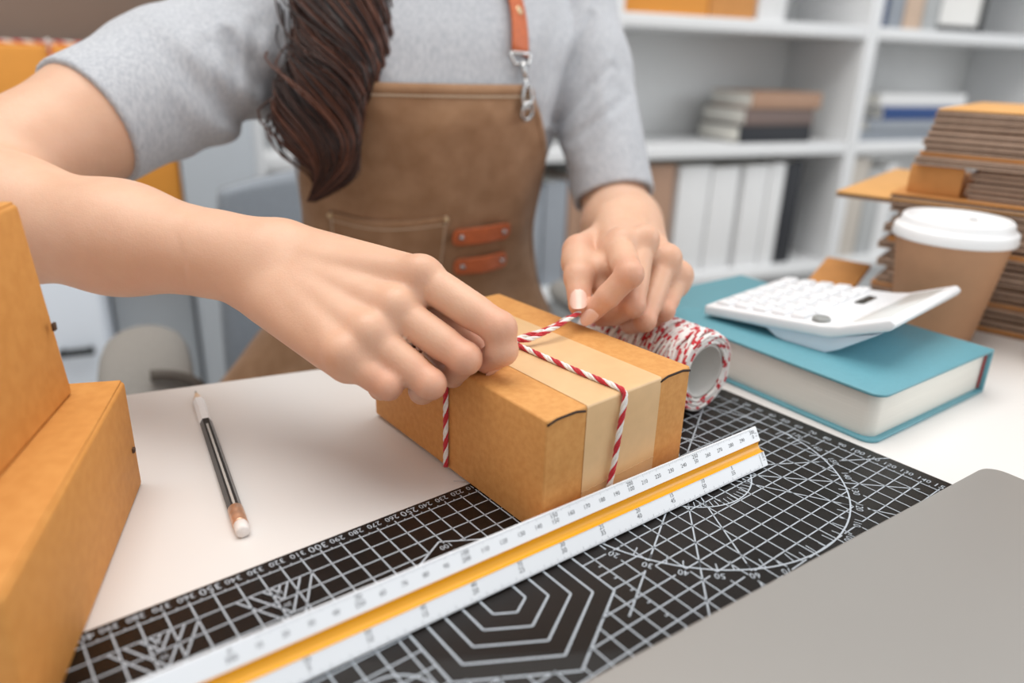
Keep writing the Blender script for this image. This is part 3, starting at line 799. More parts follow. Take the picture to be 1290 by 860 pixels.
def upright(name, cat, s0, s1, z0, h, cov, label, t0=30, d=200, group=None, spine=True):
    t = Thing(name, label, cat, tuple(RT(s0, t0, z0)), ROT, group)
    w = s1 - s0
    t.part('cover', MB().box((0, 0, 0), (min(2.5, w * .2), d, h), .4).box((w - min(2.5, w * .2), 0, 0), (w, d, h), .4).box((0, 0, 0), (w, 3, h), .8), cov)
    t.part('page_block', MB().box((2.4, 2.8, 2), (w - 2.4, d - 3, h - 3)), M['pages'])
B3 = -318; B1 = 322
upright('book', 'book', 405, 470, B3, 250, M['book_grey'], 'grey book standing low in the bookcase, first right of the apron')
upright('book', 'book', 474, 536, B3, 262, M['book_grey'], 'grey book standing low in the bookcase beside the brown book')
upright('book', 'book', 540, 604, B3, 268, M['book_brown'], 'brown book standing low behind the sitter between apron and sleeve')
upright('book', 'book', 700, 762, B3, 286, M['book_navy'], 'navy book standing low beside the grey sleeve')
upright('book', 'book', 765, 846, B3, 292, M['book_brown'], 'brown book standing low, right of the navy book')
upright('binder', 'binder', 862, 962, B3, 286, M['binder_white'], 'white binder standing low, next to the brown book')
upright('binder', 'binder', 966, 1058, B3, 280, M['binder_white'], 'white binder standing low, left of a grey gap')
upright('binder', 'binder', 1076, 1160, B3, 282, M['binder_white'], 'white binder standing low, right of a grey gap')
upright('binder', 'binder', 1163, 1218, B3, 286, M['binder_white'], 'white binder standing low against the black binder')
upright('binder', 'binder', 1222, 1280, B3, 290, M['book_black'], 'narrow black binder standing low at the bookcase side')
upright('binder', 'binder', 1445, 1538, B3, 292, M['binder_beige'], 'beige binder standing low in the far right bookcase')
upright('binder', 'binder', 1542, 1606, B3, 262, M['binder_grey'], 'grey binder standing low, right of the beige binder')
upright('binder', 'binder', 1610, 1660, B3, 270, M['binder_white'], 'white binder standing low behind the cardboard pile')
upright('book', 'book', 1444, 1490, B1, 230, M['book_navy'], 'navy book standing at the left end of the picture frame shelf')
upright('book', 'book', 1492, 1550, B1, 222, M['book_grey'], 'grey book standing on the picture frame shelf, right of navy')
upright('book', 'book', 1553, 1625, B1, 226, M['book_beige'], 'beige book standing on the picture frame shelf')
upright('book', 'book', 1628, 1690, B1, 210, M['binder_grey'], 'pale grey book standing left of the black picture frame')
tf = Thing('picture_frame', 'black framed white sheet standing in the far right bookcase', 'picture frame', tuple(RT(1712, 60, B1)), ROT)
fr = MB(); FW, FH = 214, 260
for lo, hi in (((0, 0, 0), (FW, 14, 20)), ((0, 0, FH - 20), (FW, 14, FH)), ((0, 0, 0), (20, 14, FH)), ((FW - 20, 0, 0), (FW, 14, FH))): fr.box(lo, hi, 1.5)
tf.part('frame', fr, M['frame_black']); tf.part('sheet', MB().box((18, 5, 18), (FW - 18, 8, FH - 18)), M['paper'])
def shelf_box(s0, s1, z0, h, m_, label, t0=24, d=220):
    t = Thing('storage_box', label, 'box', tuple(RT(s0, t0, z0)), ROT)
    t.part('box_body', MB().box((0, 0, 0), (s1 - s0, d, h), 2.5), m_)
    t.part('lid', MB().box((-1, -1.5, h - 26), (s1 - s0 + 1, d + 1, h + 1), 2), m_)
shelf_box(644, 888, B1, 170, M['carton_orange'], 'orange box on the upper shelf, left one')
shelf_box(892, 1032, B1, 175, M['sheet_orange'], 'darker orange box on the upper shelf, beside the white box')
shelf_box(1040, 1128, B1, 200, M['binder_white'], 'white box on the upper shelf, right of the orange ones')
shelf_box(500, 598, B1, 200, M['book_brown'], 'brown box on the upper shelf behind the sleeve')

# low cabinets at the left, a parcel on them, a tall locker beside
cb = Thing('cabinet', 'pale blue-white cabinet with a black bar handle, behind the left cartons', 'cabinet', tuple(RT(-980, -100, FLOOR)), ROT)
cb.part('cabinet_body', MB().box((0, 20, 40), (500, 395, 640), 2), M['cab_blue'])
cb.part('door', MB().box((3, 0, 44), (246, 19, 632), 2), M['cab_blue'])
dr = cb.part('door', MB().box((250, 0, 44), (497, 19, 632), 2), M['cab_blue'])
cb.part('handle', MB().box((420, -26, 432), (478, -14, 446), 3).box((424, -18, 435), (430, 2, 443), 1).box((468, -18, 435), (474, 2, 443), 1), M['handle'], dr, label='black bar handle')
cb.part('cabinet_top', MB().box((-4, -6, 640), (501, 397, 662), 2), M['cab_blue'])
cb.part('plinth', MB().box((20, 40, 0), (480, 390, 40), 1), M['cab_grey'])
cg = Thing('cabinet', 'grey-white cabinet set back beside the pale blue one', 'cabinet', tuple(RT(-478, 40, FLOOR)), ROT)
cg.part('cabinet_body', MB().box((0, 20, 40), (152, 250, 640), 2), M['cab_grey'])
cg.part('door', MB().box((3, 0, 44), (149, 19, 636), 2), M['cab_grey'])
cg.part('cabinet_top', MB().box((0, -4, 640), (153, 254, 662), 2), M['cab_grey'])
cg.part('plinth', MB().box((10, 30, 0), (142, 240, 40), 1), M['cab_grey'])
bp = Thing('wrapped_parcel', 'large orange parcel tied with striped twine behind the sitter', 'box', tuple(RT(-800, -60, -78)), ROT)
PW, PH = 478, 292
bp.part('carton', MB().box((0, 0, 0), (PW, 330, PH), 4), M['carton_orange'])
bp.part('flap', MB().box((4, 4, PH - 1), (PW - 4, 326, PH + 1.5), 1), M['carton_orange'])
def bg_twine(pts):
    a, b = MB(), MB(); twine_plies(pts, a, b, rad=2.6, pitch=30)
    bp.part('red_ply', a, M['red']); bp.part('white_ply', b, M['cotton'])
bg_twine([(310, -2.6, 0), (308, -2.6, 150), (306, -2.6, PH - 3), (304, 2, PH + 3), (300, 160, PH + 3.5), (300, 322, PH + 3.5)])
bg_twine([(-2, 60, PH + 3.6), (120, 40, PH + 4), (300, 22, PH + 5), (PW + 2, 15, PH + 3.4)])
lk = Thing('locker', 'tall grey-blue metal locker between the orange parcel and the sitter', 'locker', tuple(RT(-322, -70, FLOOR)), ROT)
lk.part('locker_body', MB().box((0, 20, 0), (134, 330, 900), 3), M['locker'])
lk.part('locker_door', MB().box((3, 0, 20), (131, 19, 894), 3), M['locker'])

# ================================================================== PERSON
# ---- small distance-field mesher: smooth unions of tapered limbs, read out as one continuous surface
F32 = np.float32
def cap(P, a, b, ra, rb, flat=None):
    a = np.asarray(a, F32); b = np.asarray(b, F32); d = b - a
    t = np.clip(((P - a) @ d) / (d @ d + F32(1e-6)), 0, 1).astype(F32)
    q = P - a - t[:, None] * d
    if flat is not None:                      # squash along a direction
        n, k = flat; n = np.asarray(n, F32); q = q + (q @ n)[:, None] * n * F32(k)
    return np.sqrt((q * q).sum(1)) - (ra + (rb - ra) * t)
def smin(a, b, k):
    h = np.maximum(k - np.abs(a - b), 0) / k
    return np.minimum(a, b) - h * h * (k * 0.25)
def smax(a, b, k): return -smin(-a, -b, k)
def chain(P, pts, rads, k=4.0, flat=None):
    d = None
    for i in range(len(pts) - 1):
        c = cap(P, pts[i], pts[i + 1], rads[i], rads[i + 1], flat)
        d = c if d is None else smin(d, c, k)
    return d
class Group:
    def __init__(self, fn, pts, pad):
        pts = np.array(pts, float); self.fn = fn; self.lo = pts.min(0) - pad; self.hi = pts.max(0) + pad
def field(groups, P, k):
    out = np.full(len(P), 60.0, F32)
    for g in groups:
        m_ = ((P > g.lo) & (P < g.hi)).all(1)
        if m_.any():
            out[m_] = smin(out[m_], g.fn(P[m_]).astype(F32), k)
    return out
def mesh_field(f, lo, hi, h, B=8):
    lo = np.array(lo, float); hi = np.array(hi, float)
    nb = np.ceil((hi - lo) / (B * h)).astype(int)
    I = np.stack(np.meshgrid(*[np.arange(n) for n in nb], indexing='ij'), -1).reshape(-1, 3)
    cen = (lo + (I + .5) * B * h).astype(F32)
    act = I[np.abs(f(cen)) < B * h * .87 * 1.75]
    g = np.arange(B + 1); G = np.stack(np.meshgrid(g, g, g, indexing='ij'), -1).reshape(-1, 3)
    n1 = B + 1
    vals = np.empty((len(act), n1, n1, n1), F32)
    step = 600
    for s in range(0, len(act), step):
        a = act[s:s + step]
        P = (lo + (a[:, None, :] * B + G[None]) * h).reshape(-1, 3).astype(F32)
        vals[s:s + step] = f(P).reshape(-1, n1, n1, n1)
    neg = vals < 0
    N = nb * B + 2
    key = lambda c: (c[:, 0].astype(np.int64) * N[1] + c[:, 1]) * N[2] + c[:, 2]
    cs = np.zeros((len(act), B, B, B), np.int8)
    for dx in (0, 1):
        for dy in (0, 1):
            for dz in (0, 1): cs += neg[:, dx:dx + B, dy:dy + B, dz:dz + B]
    w = np.argwhere((cs > 0) & (cs < 8))
    acc = np.zeros((len(w), 3)); cnt = np.zeros(len(w))
    cor = [(0, 0, 0), (1, 0, 0), (0, 1, 0), (1, 1, 0), (0, 0, 1), (1, 0, 1), (0, 1, 1), (1, 1, 1)]
    for i in range(8):
        for j in range(i + 1, 8):
            if sum(abs(cor[i][k] - cor[j][k]) for k in range(3)) != 1: continue
            va = vals[w[:, 0], w[:, 1] + cor[i][0], w[:, 2] + cor[i][1], w[:, 3] + cor[i][2]]
            vb = vals[w[:, 0], w[:, 1] + cor[j][0], w[:, 2] + cor[j][1], w[:, 3] + cor[j][2]]
            c = (va < 0) != (vb < 0)
            t = np.where(c, va / np.where(c, va - vb, 1), 0)
            p = np.array(cor[i])[None] * (1 - t)[:, None] + np.array(cor[j])[None] * t[:, None]
            acc += p * c[:, None]; cnt += c
    cell = act[w[:, 0]] * B + w[:, 1:]
    V = lo + (cell + acc / np.maximum(cnt, 1)[:, None]) * h
    K = key(cell); order = np.argsort(K); Ks = K[order]; V = V[order]
    def find(c):
        k = key(c); i = np.searchsorted(Ks, k); i = np.minimum(i, len(Ks) - 1); return np.where(Ks[i] == k, i, -1)
    quads = []
    for ax in range(3):
        sl0 = [slice(0, B)] * 3; sl1 = [slice(0, B)] * 3; sl1[ax] = slice(1, B + 1)
        a = neg[(slice(None), *sl0)]; b = neg[(slice(None), *sl1)]
        e = np.argwhere(a != b); s_in = a[e[:, 0], e[:, 1], e[:, 2], e[:, 3]]
        pt = act[e[:, 0]] * B + e[:, 1:]
        o1, o2 = [(1, 2), (2, 0), (0, 1)][ax]
        d1 = np.zeros(3, int); d1[o1] = 1; d2 = np.zeros(3, int); d2[o2] = 1
        q = np.stack([find(pt - d1 - d2), find(pt - d2), find(pt), find(pt - d1)], 1)
        q[~s_in] = q[~s_in][:, ::-1]
        quads.append(q[(q >= 0).all(1)])
    return V, np.concatenate(quads)
def field_object(name, V, Q, mats, parent_thing, parent=None, attr=None, label=None):
    v = (V - parent_thing.loc)
    c, s_ = math.cos(-parent_thing.rot), math.sin(-parent_thing.rot)
    v = np.stack([v[:, 0] * c - v[:, 1] * s_, v[:, 0] * s_ + v[:, 1] * c, v[:, 2]], 1) * S
    me = bpy.data.meshes.new(name)
    me.vertices.add(len(v)); me.vertices.foreach_set('co', v.astype(F32).ravel())
    me.loops.add(len(Q) * 4); me.loops.foreach_set('vertex_index', Q.astype(np.int32).ravel())
    me.polygons.add(len(Q)); me.polygons.foreach_set('loop_start', np.arange(0, len(Q) * 4, 4, dtype=np.int32))
    me.polygons.foreach_set('use_smooth', np.ones(len(Q), bool))
    me.materials.append(mats)
    if attr is not None:
        for nm, arr in attr.items():
            at = me.attributes.new(nm, 'FLOAT', 'POINT'); at.data.foreach_set('value', arr.astype(F32))
    me.update(calc_edges=True)
    o = bpy.data.objects.new(name, me); COL.objects.link(o); o.parent = parent or parent_thing.o
    return tags(o, label)

# ---- frame of the trunk
PM = np.array([-14.4, -409.4, 288.2])
Rs = J(296, 64, 662); Ls = J(711, -36, 798)
PLv = np.array([-0.975, 0.221, 0.0]); PLv /= np.linalg.norm(PLv)
PF = np.array([PLv[1], -PLv[0], 0.0])
if PF @ (CAM_C - PM) < 0: PF = -PF
UPV = np.array([0, 0, 1.0])
SEC = np.array([(-575, -90, 150, 100), (-480, -60, 160, 112), (-380, -35, 150, 104), (-300, -8, 130, 92), (-240, 8, 116, 90), (-170, 18, 122, 98), (-110, 25, 135, 108),
                (-50, 20, 150, 98), (-5, 8, 146, 82), (35, -4, 110, 64), (70, -8, 66, 56), (110, -4, 48, 52), (190, 6, 46, 50)], float)
SZ = np.arange(-640.0, 260.0, 4.0)
_k = np.hanning(17); _k /= _k.sum()
STAB = [np.convolve(np.pad(np.interp(SZ, SEC[:, 0], SEC[:, k]), 8, mode='edge'), _k, mode='valid') for k in (1, 2, 3)]   # rounded profile
def sec(z): return [np.interp(z, SZ, t) for t in STAB]
def trunk(P, off=0.0):
    q = P - PM.astype(F32); x = q @ PLv.astype(F32) + F32(5.0); y = q @ PF.astype(F32); z = q[:, 2]
    yo, a, b = sec(z); a = a + off; b = b + off; y = y - yo
    r = np.sqrt((x / a) ** 2 + (y / b) ** 2) + 1e-6
    L2 = np.sqrt(x * x + y * y) + 1e-6
    d = L2 * (1 - 1 / r)
    d = np.where(r < .3, -np.minimum(a, b) * .8, d) * .9
    return np.maximum(d, np.maximum(-575 - z - off, z - 190))
def on_trunk(phi, dz, off=0.0):
    yo, a, b = sec(dz)
    return PM + PLv * ((a + off) * math.cos(phi) - 5.0) + PF * (yo + (b + off) * math.sin(phi)) + UPV * dz

# ---- joints (measured)
Re = J(-95, 258, 478); Rw = J(334, 331, 428)
Le = J(781, 284, 742); Lw = J(791, 288, 552)
def mix(a, b, t): return a + (b - a) * t
def forearm(P, e, w, r, n, kf):
    return chain(P, [e, mix(e, w, .25), mix(e, w, .6), w], r, 20.0, (n, kf))
# right hand: knuckle, middle joint, end joint, tip
RHm = {'index': [(533, 350, 390), (628, 413, 375), (633, 441, 377), (614, 455, 389)],
       'middle': [(501, 391, 383), (585, 451, 373), (570, 470, 396), (588, 462, 412)],
       'ring': [(468, 423, 376), (541, 483, 370), (532, 492, 393), (548, 480, 408)],
       'pinky': [(437, 450, 373), (488, 485, 370), (480, 488, 390), (494, 478, 404)]}
RHt = [(392, 372, 440), (496, 400, 420), (568, 414, 401), (606, 444, 396)]
LHm = {'index': [(779, 311, 482), (793, 345, 442), (766, 373, 449), (743, 395, 457)],
       'middle': [(808, 307, 487), (797, 384, 462), (774, 396, 476), (757, 400, 484)],
       'ring': [(837, 331, 500), (812, 403, 474), (794, 408, 494), (786, 400, 508)],
       'pinky': [(852, 352, 514), (837, 391, 490), (822, 402, 505), (812, 400, 518)]}
LHt = [(765, 302, 534), (729, 316, 496), (729, 348, 468), (730, 384, 458)]
RH = {k: [J(*q) for q in v] for k, v in RHm.items()}; RT_ = [J(*q) for q in RHt]
LH = {k: [J(*q) for q in v] for k, v in LHm.items()}; LT_ = [J(*q) for q in LHt]
FR_ = {'index': (9.5, 8.8, 7.9, 6.8), 'middle': (8.7, 8.4, 7.5, 6.7), 'ring': (8.2, 7.9, 7.1, 6.4), 'pinky': (7.7, 7.3, 6.5, 5.8)}
def hand(P, w, H, T, elbow, sc=1.0):
    ks = ['index', 'middle', 'ring', 'pinky']
    across = H['pinky'][0] - H['index'][0]
    along = (H['middle'][0] + H['ring'][0]) / 2 - w
    n = np.cross(across, along); n /= np.linalg.norm(n)
    mid = (H['index'][0] + H['pinky'][0]) / 2
    tipm = sum(H[k][1] + H[k][2] for k in ks) / 8
    if n @ (tipm - mid) > 0: n = -n                 # n: out of the back of the hand
    ax = across / np.linalg.norm(across)
    palm = None
    for k, off in zip(ks, (-14, -5, 5, 14)):
        base = w + ax * off + along * .06
        m_ = H[k][0] - n * 2.5
        c = cap(P, base - n * 1.5, m_, 15.5 * sc, 11.0 * sc)
        palm = c if palm is None else smin(palm, c, 9.0)
    # fleshy pads
    palm = smin(palm, cap(P, w + ax * 14 - n * 9 + along * .2, mix(w, H['pinky'][0], .8) - n * 10, 13 * sc, 10 * sc), 9.0)
    palm = smin(palm, cap(P, mix(w, H['index'][0], .45) - n * 9, mix(w, H['middle'][0], .85) - n * 9, 11 * sc, 9 * sc), 9.0)
    palm = smin(palm, cap(P, w, w + (elbow - w) * .12, 21.5 * sc, 22 * sc), 14.0)
    # tendons and knuckles on the back
    for k in ks:
        palm = smin(palm, cap(P, mix(w, H[k][0], .35) + n * 7.5, H[k][0] + n * 5.0, 4.0, 5.2), 5.0)
        palm = smin(palm, cap(P, H[k][0] + n * 4.2, H[k][0] + n * 4.3, 8.2 * sc, 8.2 * sc), 5.0)
    out = None
    def finger(pts, rr, kk):
        d = cap(P, pts[0], pts[1], rr[0], rr[1])
        d = smin(d, cap(P, pts[1], pts[2], rr[1] * .985, rr[2]), 2.0)
        d = smin(d, cap(P, pts[2], pts[3], rr[2], rr[3]), 2.0)
        # pad of the proximal segment and the knuckle of the middle joint
        bend = pts[1] - (pts[0] + pts[2]) / 2; bend = bend / (np.linalg.norm(bend) + 1e-6)
        d = smin(d, cap(P, mix(pts[0], pts[1], .30) - bend * 2.2, mix(pts[0], pts[1], .72) - bend * 2.2, rr[1] * .98, rr[1] * .94), 4.0)
        d = smin(d, cap(P, pts[1] + bend * 1.4, pts[1] + bend * 1.5, rr[1] * .86, rr[1] * .86), 3.0)
        return smin(palm, d, kk)
    for k in ks:
        f_ = finger(H[k], [q * sc for q in FR_[k]], 3.2)
        out = f_ if out is None else smin(out, f_, 2.4)
    th = chain(P, T, [14.5 * sc, 11.2 * sc, 9.6 * sc, 7.6 * sc], 4.0)
    web = smin(cap(P, T[0], mix(T[0], H['index'][0], .8), 11 * sc, 8 * sc), cap(P, mix(T[1], T[2], .35) - n * 5, mix(H['index'][0], H['index'][1], .3) - n * 9, 7 * sc, 8 * sc), 6.0)
    web = smin(web, cap(P, mix(T[1], T[2], .3) - n * 2, mix(H['middle'][1], H['middle'][2], .6), 8.5 * sc, 7.5 * sc), 6.0)
    th = smin(palm, smin(th, web, 7.0), 7.0)
    return smin(out, th, 1.3)
SCR, SCL = 1.0, .93
nR = np.array([0.1, 0.1, 1.0]); nR /= np.linalg.norm(nR)
hr_pts = [q for v in RH.values() for q in v] + RT_ + [Rw]
hl_pts = [q for v in LH.values() for q in v] + LT_ + [Lw]
HC = PM + PF * 34 + UPV * 262                               # head centre
def head(P):
    q = P - HC.astype(F32); x = q @ PLv.astype(F32); y = q @ PF.astype(F32); z = q[:, 2]
    def ell(cx, cy, cz, a, b, c):
        r = np.sqrt(((x - cx) / a) ** 2 + ((y - cy) / b) ** 2 + ((z - cz) / c) ** 2) + 1e-6
        return (r - 1) * min(a, b, c)
    d = smin(ell(0, -8, 22, 73, 92, 86), ell(0, 20, -42, 54, 66, 64), 30.0)
    d = smin(d, ell(0, 66, -90, 20, 16, 15), 18.0)
    sx = np.abs(x)
    rr = np.sqrt((sx - 31) ** 2 + (y - 92) ** 2 + (z + 4) ** 2) - 15
    d = smax(d, -rr, 10.0)
    hq = np.stack([x, y, z], 1)
    d = smin(d, cap(hq, (0, 82, 2), (0, 100, -32), 6, 9), 8.0)
    sq = np.stack([sx, y, z], 1)
    d = smin(d, cap(sq, (2, 92, -36), (12, 86, -36), 6, 5), 5.0)
    d = smin(d, cap(sq, (0, 84, -58), (19, 76, -59), 4.6, 2.6), 4.0)
    d = smin(d, cap(sq, (0, 82, -66), (16, 75, -64), 5.2, 3), 3.0)
    d = smin(d, cap(sq, (73, -6, 8), (72, 2, -26), 9, 6), 4.0)
    return d
body_groups = [
    Group(lambda P: trunk(P), [PM + PLv * 170 + PF * 140 - UPV * 580, PM - PLv * 170 - PF * 140 + UPV * 195], 40),
    Group(head, [HC - 125, HC + 125], 25),
    Group(lambda P: smin(chain(P, [Rs, mix(Rs, Re, .5), Re], [50, 42.5, 38], 20.0), forearm(P, Re, Rw, [40.5, 39.5, 32, 23.5], nR, .05), 22.0), [Rs, Re, Rw], 75),
    Group(lambda P: smin(chain(P, [Ls, mix(Ls, Le, .5), Le], [42, 34.5, 32], 20.0), forearm(P, Le, Lw, [32, 34, 28.5, 23.0], nR, .05), 20.0), [Ls, Le, Lw], 70),
    Group(lambda P: hand(P, Rw, RH, RT_, Re, SCR), hr_pts, 40),
    Group(lambda P: hand(P, Lw, LH, LT_, Le, SCL), hl_pts, 36)]
allp = np.array([Rs, Re, Rw, Ls, Le, Lw, HC + 130, PM - PLv * 180 - PF * 150 - UPV * 590, PM + PLv * 180 + PF * 150] + hr_pts + hl_pts)
BV, BQ = mesh_field(lambda P: field(body_groups, P, 8.0), allp.min(0) - 62, allp.max(0) + 62, 1.7)
pr = Thing('person', 'person in grey T-shirt and brown bib apron tying twine round the parcel', 'person', (PM[0], PM[1], FLOOR))
fl = np.zeros(len(BV))
for H, T in ((RH, RT_), (LH, LT_)):
    for v in list(H.values()) + [T]:
        for q, wgt, sg in ((v[0], .12, 13), (v[1], .42, 10), (v[2], .3, 8), (v[3], .6, 9)):
            fl = np.maximum(fl, wgt * np.exp(-((BV - q) ** 2).sum(1) / (sg * sg * 1.6)))
    # warm creases between the fingers
body = field_object('body', BV, BQ, M['skin'], pr, attr={'flush': fl})
def nail(pts, r, out_dir, w, l, back=0.62):
    """curved nail plate on the outside of the last segment"""
    a, b = pts[2], pts[3]; d = (b - a) / np.linalg.norm(b - a)
    o = np.array(out_dir, float); o = o - d * (o @ d); o /= np.linalg.norm(o); s_ = np.cross(d, o)
    c0 = b - d * r * .15; vs = []; nu, nv = 9, 9
    for i in range(nv):
        t = -1 + 2 * i / (nv - 1)
        for k in range(nu):
            a_ = (-1 + 2 * k / (nu - 1))
            wd = w * (1 - .28 * max(0, abs(t) - .45) ** 1.2 * 2.2)
            ang = a_ * .95; rr = r + .55 - .5 * abs(a_) ** 4 - .35 * (1 if i == 0 else 0)
            vs.append(c0 + d * (t * l / 2 + r * .28 * (1 - a_ * a_) * (1 if t > 0 else .6) * t) + o * rr * math.cos(ang * wd / r * .62) + s_ * rr * math.sin(ang * wd / r * .62))
    fs = [(i * nu + k, i * nu + k + 1, (i + 1) * nu + k + 1, (i + 1) * nu + k) for i in range(nv - 1) for k in range(nu - 1)]
    g = MB().add(vs, fs, 0, True); return pr.part('fingernail', g, M['nail'], body, room=True)
tocam = lambda p: CAM_C - p
nail(LT_, 7.6 * SCL, tocam(LT_[3]) + PLv * -40, 10.5, 13)
nail(LH['index'], 6.8 * SCL, (LH['index'][3] - (LH['index'][1] + LT_[3]) / 2) + tocam(LH['index'][3]) * .10 + np.array([0, 0, -10.0]), 8.5, 10)
nail(RH['index'], 6.8, (RH['index'][2] - RH['index'][0]), 9, 11)
for s_ in (-1, 1):
    g = MB(); c = HC + PLv * (31 * s_) + PF * 74 - UPV * 3
    bm = bmesh.new(); bmesh.ops.create_uvsphere(bm, u_segments=16, v_segments=10, radius=12); g.bm(bm, 0, None, c, True)
    pr.part('eyeball', g, M['lid'], body, room=True)
    g = MB(); bm = bmesh.new(); bmesh.ops.create_uvsphere(bm, u_segments=14, v_segments=8, radius=5.6); g.bm(bm, 0, None, c + PF * 7.6, True)
    pr.part('iris', g, M['slit'], body, room=True)

# ---- T-shirt
hemR, hemL = mix(Rs, Re, .56), mix(Ls, Le, .90)
aR = (Re - Rs) / np.linalg.norm(Re - Rs); aL = (Le - Ls) / np.linalg.norm(Le - Ls)
aL = aL + np.array([0.05, .0, 0.0]); aL /= np.linalg.norm(aL)
def folds(P):
    x = (P - PM.astype(F32)) @ PLv.astype(F32); z = P[:, 2] - F32(PM[2]); y = (P - PM.astype(F32)) @ PF.astype(F32)
    d1 = np.sin((x * .75 + z * .8) / 6.5 + 1.5 * np.sin(x / 47.0)) * np.exp(-((x + 180) ** 2 + (z + 110) ** 2) / 4200.0) * 4.2
    d2 = np.sin((-x * .85 + z * .55) / 6.5 + 1.2 * np.sin(z / 31.0)) * np.exp(-((x - 115) ** 2 + (z + 105) ** 2) / 3600.0) * 4.0
    d3 = np.sin(x / 12.0 + z / 60.0 + 2 * np.sin(z / 83.0)) * 1.6 * np.clip((-z - 120) / 120, 0, 1)
    d4 = np.sin(x / 37.0 + y / 33.0 + z / 41.0) * 1.8
    f = d1 + d2 + d3 + d4
    w = np.clip((140 - np.abs(x)) / 15, 0, 1) * np.clip((-55 - z) / 30, 0, 1)
    return f * (1 - w) + np.maximum(f, -0.7) * w       # no bulges under the apron
CREASES = [(J(693, 152, 705), J(744, 22, 745), 4.2, 4.0), (J(700, 158, 705), J(768, 84, 735), 3.0, 3.6), (J(718, 178, 715), J(790, 122, 740), 1.8, 4.0),
           (J(302, 150, 672), J(290, 52, 660), 4.0, 5.0), (J(285, 142, 660), J(262, 62, 640), 2.6, 5.0), (J(318, 170, 690), J(322, 40, 665), 2.4, 5.0), (J(340, 170, 690), J(352, 60, 665), 1.8, 5.0)]
def creases(P):
    out = 0
    for a, b, amp, w in CREASES:
        v = (a + b) / 2 - CAM_C; v = (v / np.linalg.norm(v)).astype(F32)
        q = P - a.astype(F32); q = q - (q @ v)[:, None] * v
        d = (b - a).astype(F32); d = d - (d @ v) * v
        t = np.clip((q @ d) / (d @ d), 0, 1)
        r2 = ((q - t[:, None] * d) ** 2).sum(1)
        out = out + amp * (.35 + .65 * np.sin(np.pi * np.clip(t, .05, 1) ** .7)) * np.exp(-r2 / (w * w)) - amp * .35 * np.exp(-(np.sqrt(r2) - 2.2 * w) ** 2 / (w * w))
    return out
def shirt(P):
    q = P - PM.astype(F32); z = q[:, 2]
    d = trunk(P, 8.5)
    d = np.maximum(d, np.maximum(-430 - z, z - 62))
    sr = chain(P, [Rs - aR * 5, mix(Rs, Re, .25), mix(Rs, Re, .62)], [60, 53, 49.5], 20.0)
    slv = chain(P, [Ls - aL * 5, mix(Ls, Le, .4), mix(Ls, Le, 1.0)], [50, 43, 40.5], 20.0)
    sr = np.maximum(sr, (P - hemR.astype(F32)) @ aR.astype(F32)); slv = np.maximum(slv, (P - hemL.astype(F32)) @ aL.astype(F32))
    d = smin(smin(d, sr, 20.0), slv, 5.0)
    tR = (P - hemR.astype(F32)) @ aR.astype(F32); tL = (P - hemL.astype(F32)) @ aL.astype(F32)
    onR = (q @ PLv.astype(F32)) < -100; onL = (q @ PLv.astype(F32)) > 120
    fade = np.where(onR, np.clip((-tR - 28) / 40, 0, 1), np.where(onL, np.clip((-tL - 28) / 40, 0, 1), 1.0))
    d = d + folds(P) * fade + creases(P)
    # cloth never sinks below the skin
    under = np.minimum(np.maximum(chain(P, [Rs, mix(Rs, Re, .5), Re], [54, 46.8, 42], 20.0), tR + 32), np.maximum(chain(P, [Ls, mix(Ls, Le, .5), Le], [47, 39.5, 37], 20.0), tL + 32))
    under = smin(under, np.maximum(trunk(P, 3.0), np.maximum(-430 - z, z - 62)), 12.0)
    d = np.minimum(d, under)
    # hollow cuffs
    hr = np.maximum(chain(P, [mix(Rs, Re, .3), mix(Rs, Re, .7)], [45.5, 43.5], 5.0), -(P - (hemR - aR * 30).astype(F32)) @ aR.astype(F32))
    hl = np.maximum(chain(P, [mix(Ls, Le, .6), mix(Ls, Le, 1.1)], [35.8, 34.6], 5.0), -(P - (hemL - aL * 30).astype(F32)) @ aL.astype(F32))
    return np.maximum(np.maximum(d, -hr), -hl)
sp_ = np.array([Rs, hemR, Ls, hemL, PM - PLv * 160 - PF * 120 - UPV * 430, PM + PLv * 160 + PF * 130])
SV, SQ = mesh_field(shirt, sp_.min(0) - 75, sp_.max(0) + 75, 2.4)
field_object('t_shirt', SV, SQ, M['shirt'], pr, label='light grey marl T-shirt')
# ---- trousers and shoes (under the desk)
hipR, hipL = PM - PLv * 78 - PF * 40 - UPV * 500, PM + PLv * 78 - PF * 40 - UPV * 500
knR, knL = hipR + PF * 400 - PLv * 40 - UPV * 8, hipL + PF * 395 + PLv * 35 - UPV * 8
anR, anL = np.array([*(knR - PF * 60)[:2], FLOOR + 95]), np.array([*(knL - PF * 60)[:2], FLOOR + 95])
def legs(P):
    d = np.maximum(trunk(P, 7), P[:, 2] - F32(PM[2] - 400))
    for h_, k_, a_ in ((hipR, knR, anR), (hipL, knL, anL)):
        d = smin(d, chain(P, [h_, k_, a_], [76, 56, 44], 18.0), 20.0)
    return d
lp = np.array([hipR, hipL, knR, knL, anR, anL, PM - PLv * 160 - PF * 190 - UPV * 580, PM + PLv * 160 - UPV * 400])
TV, TQ = mesh_field(legs, lp.min(0) - 95, lp.max(0) + 95, 7.0)
field_object('trousers', TV, TQ, M['trousers'], pr)
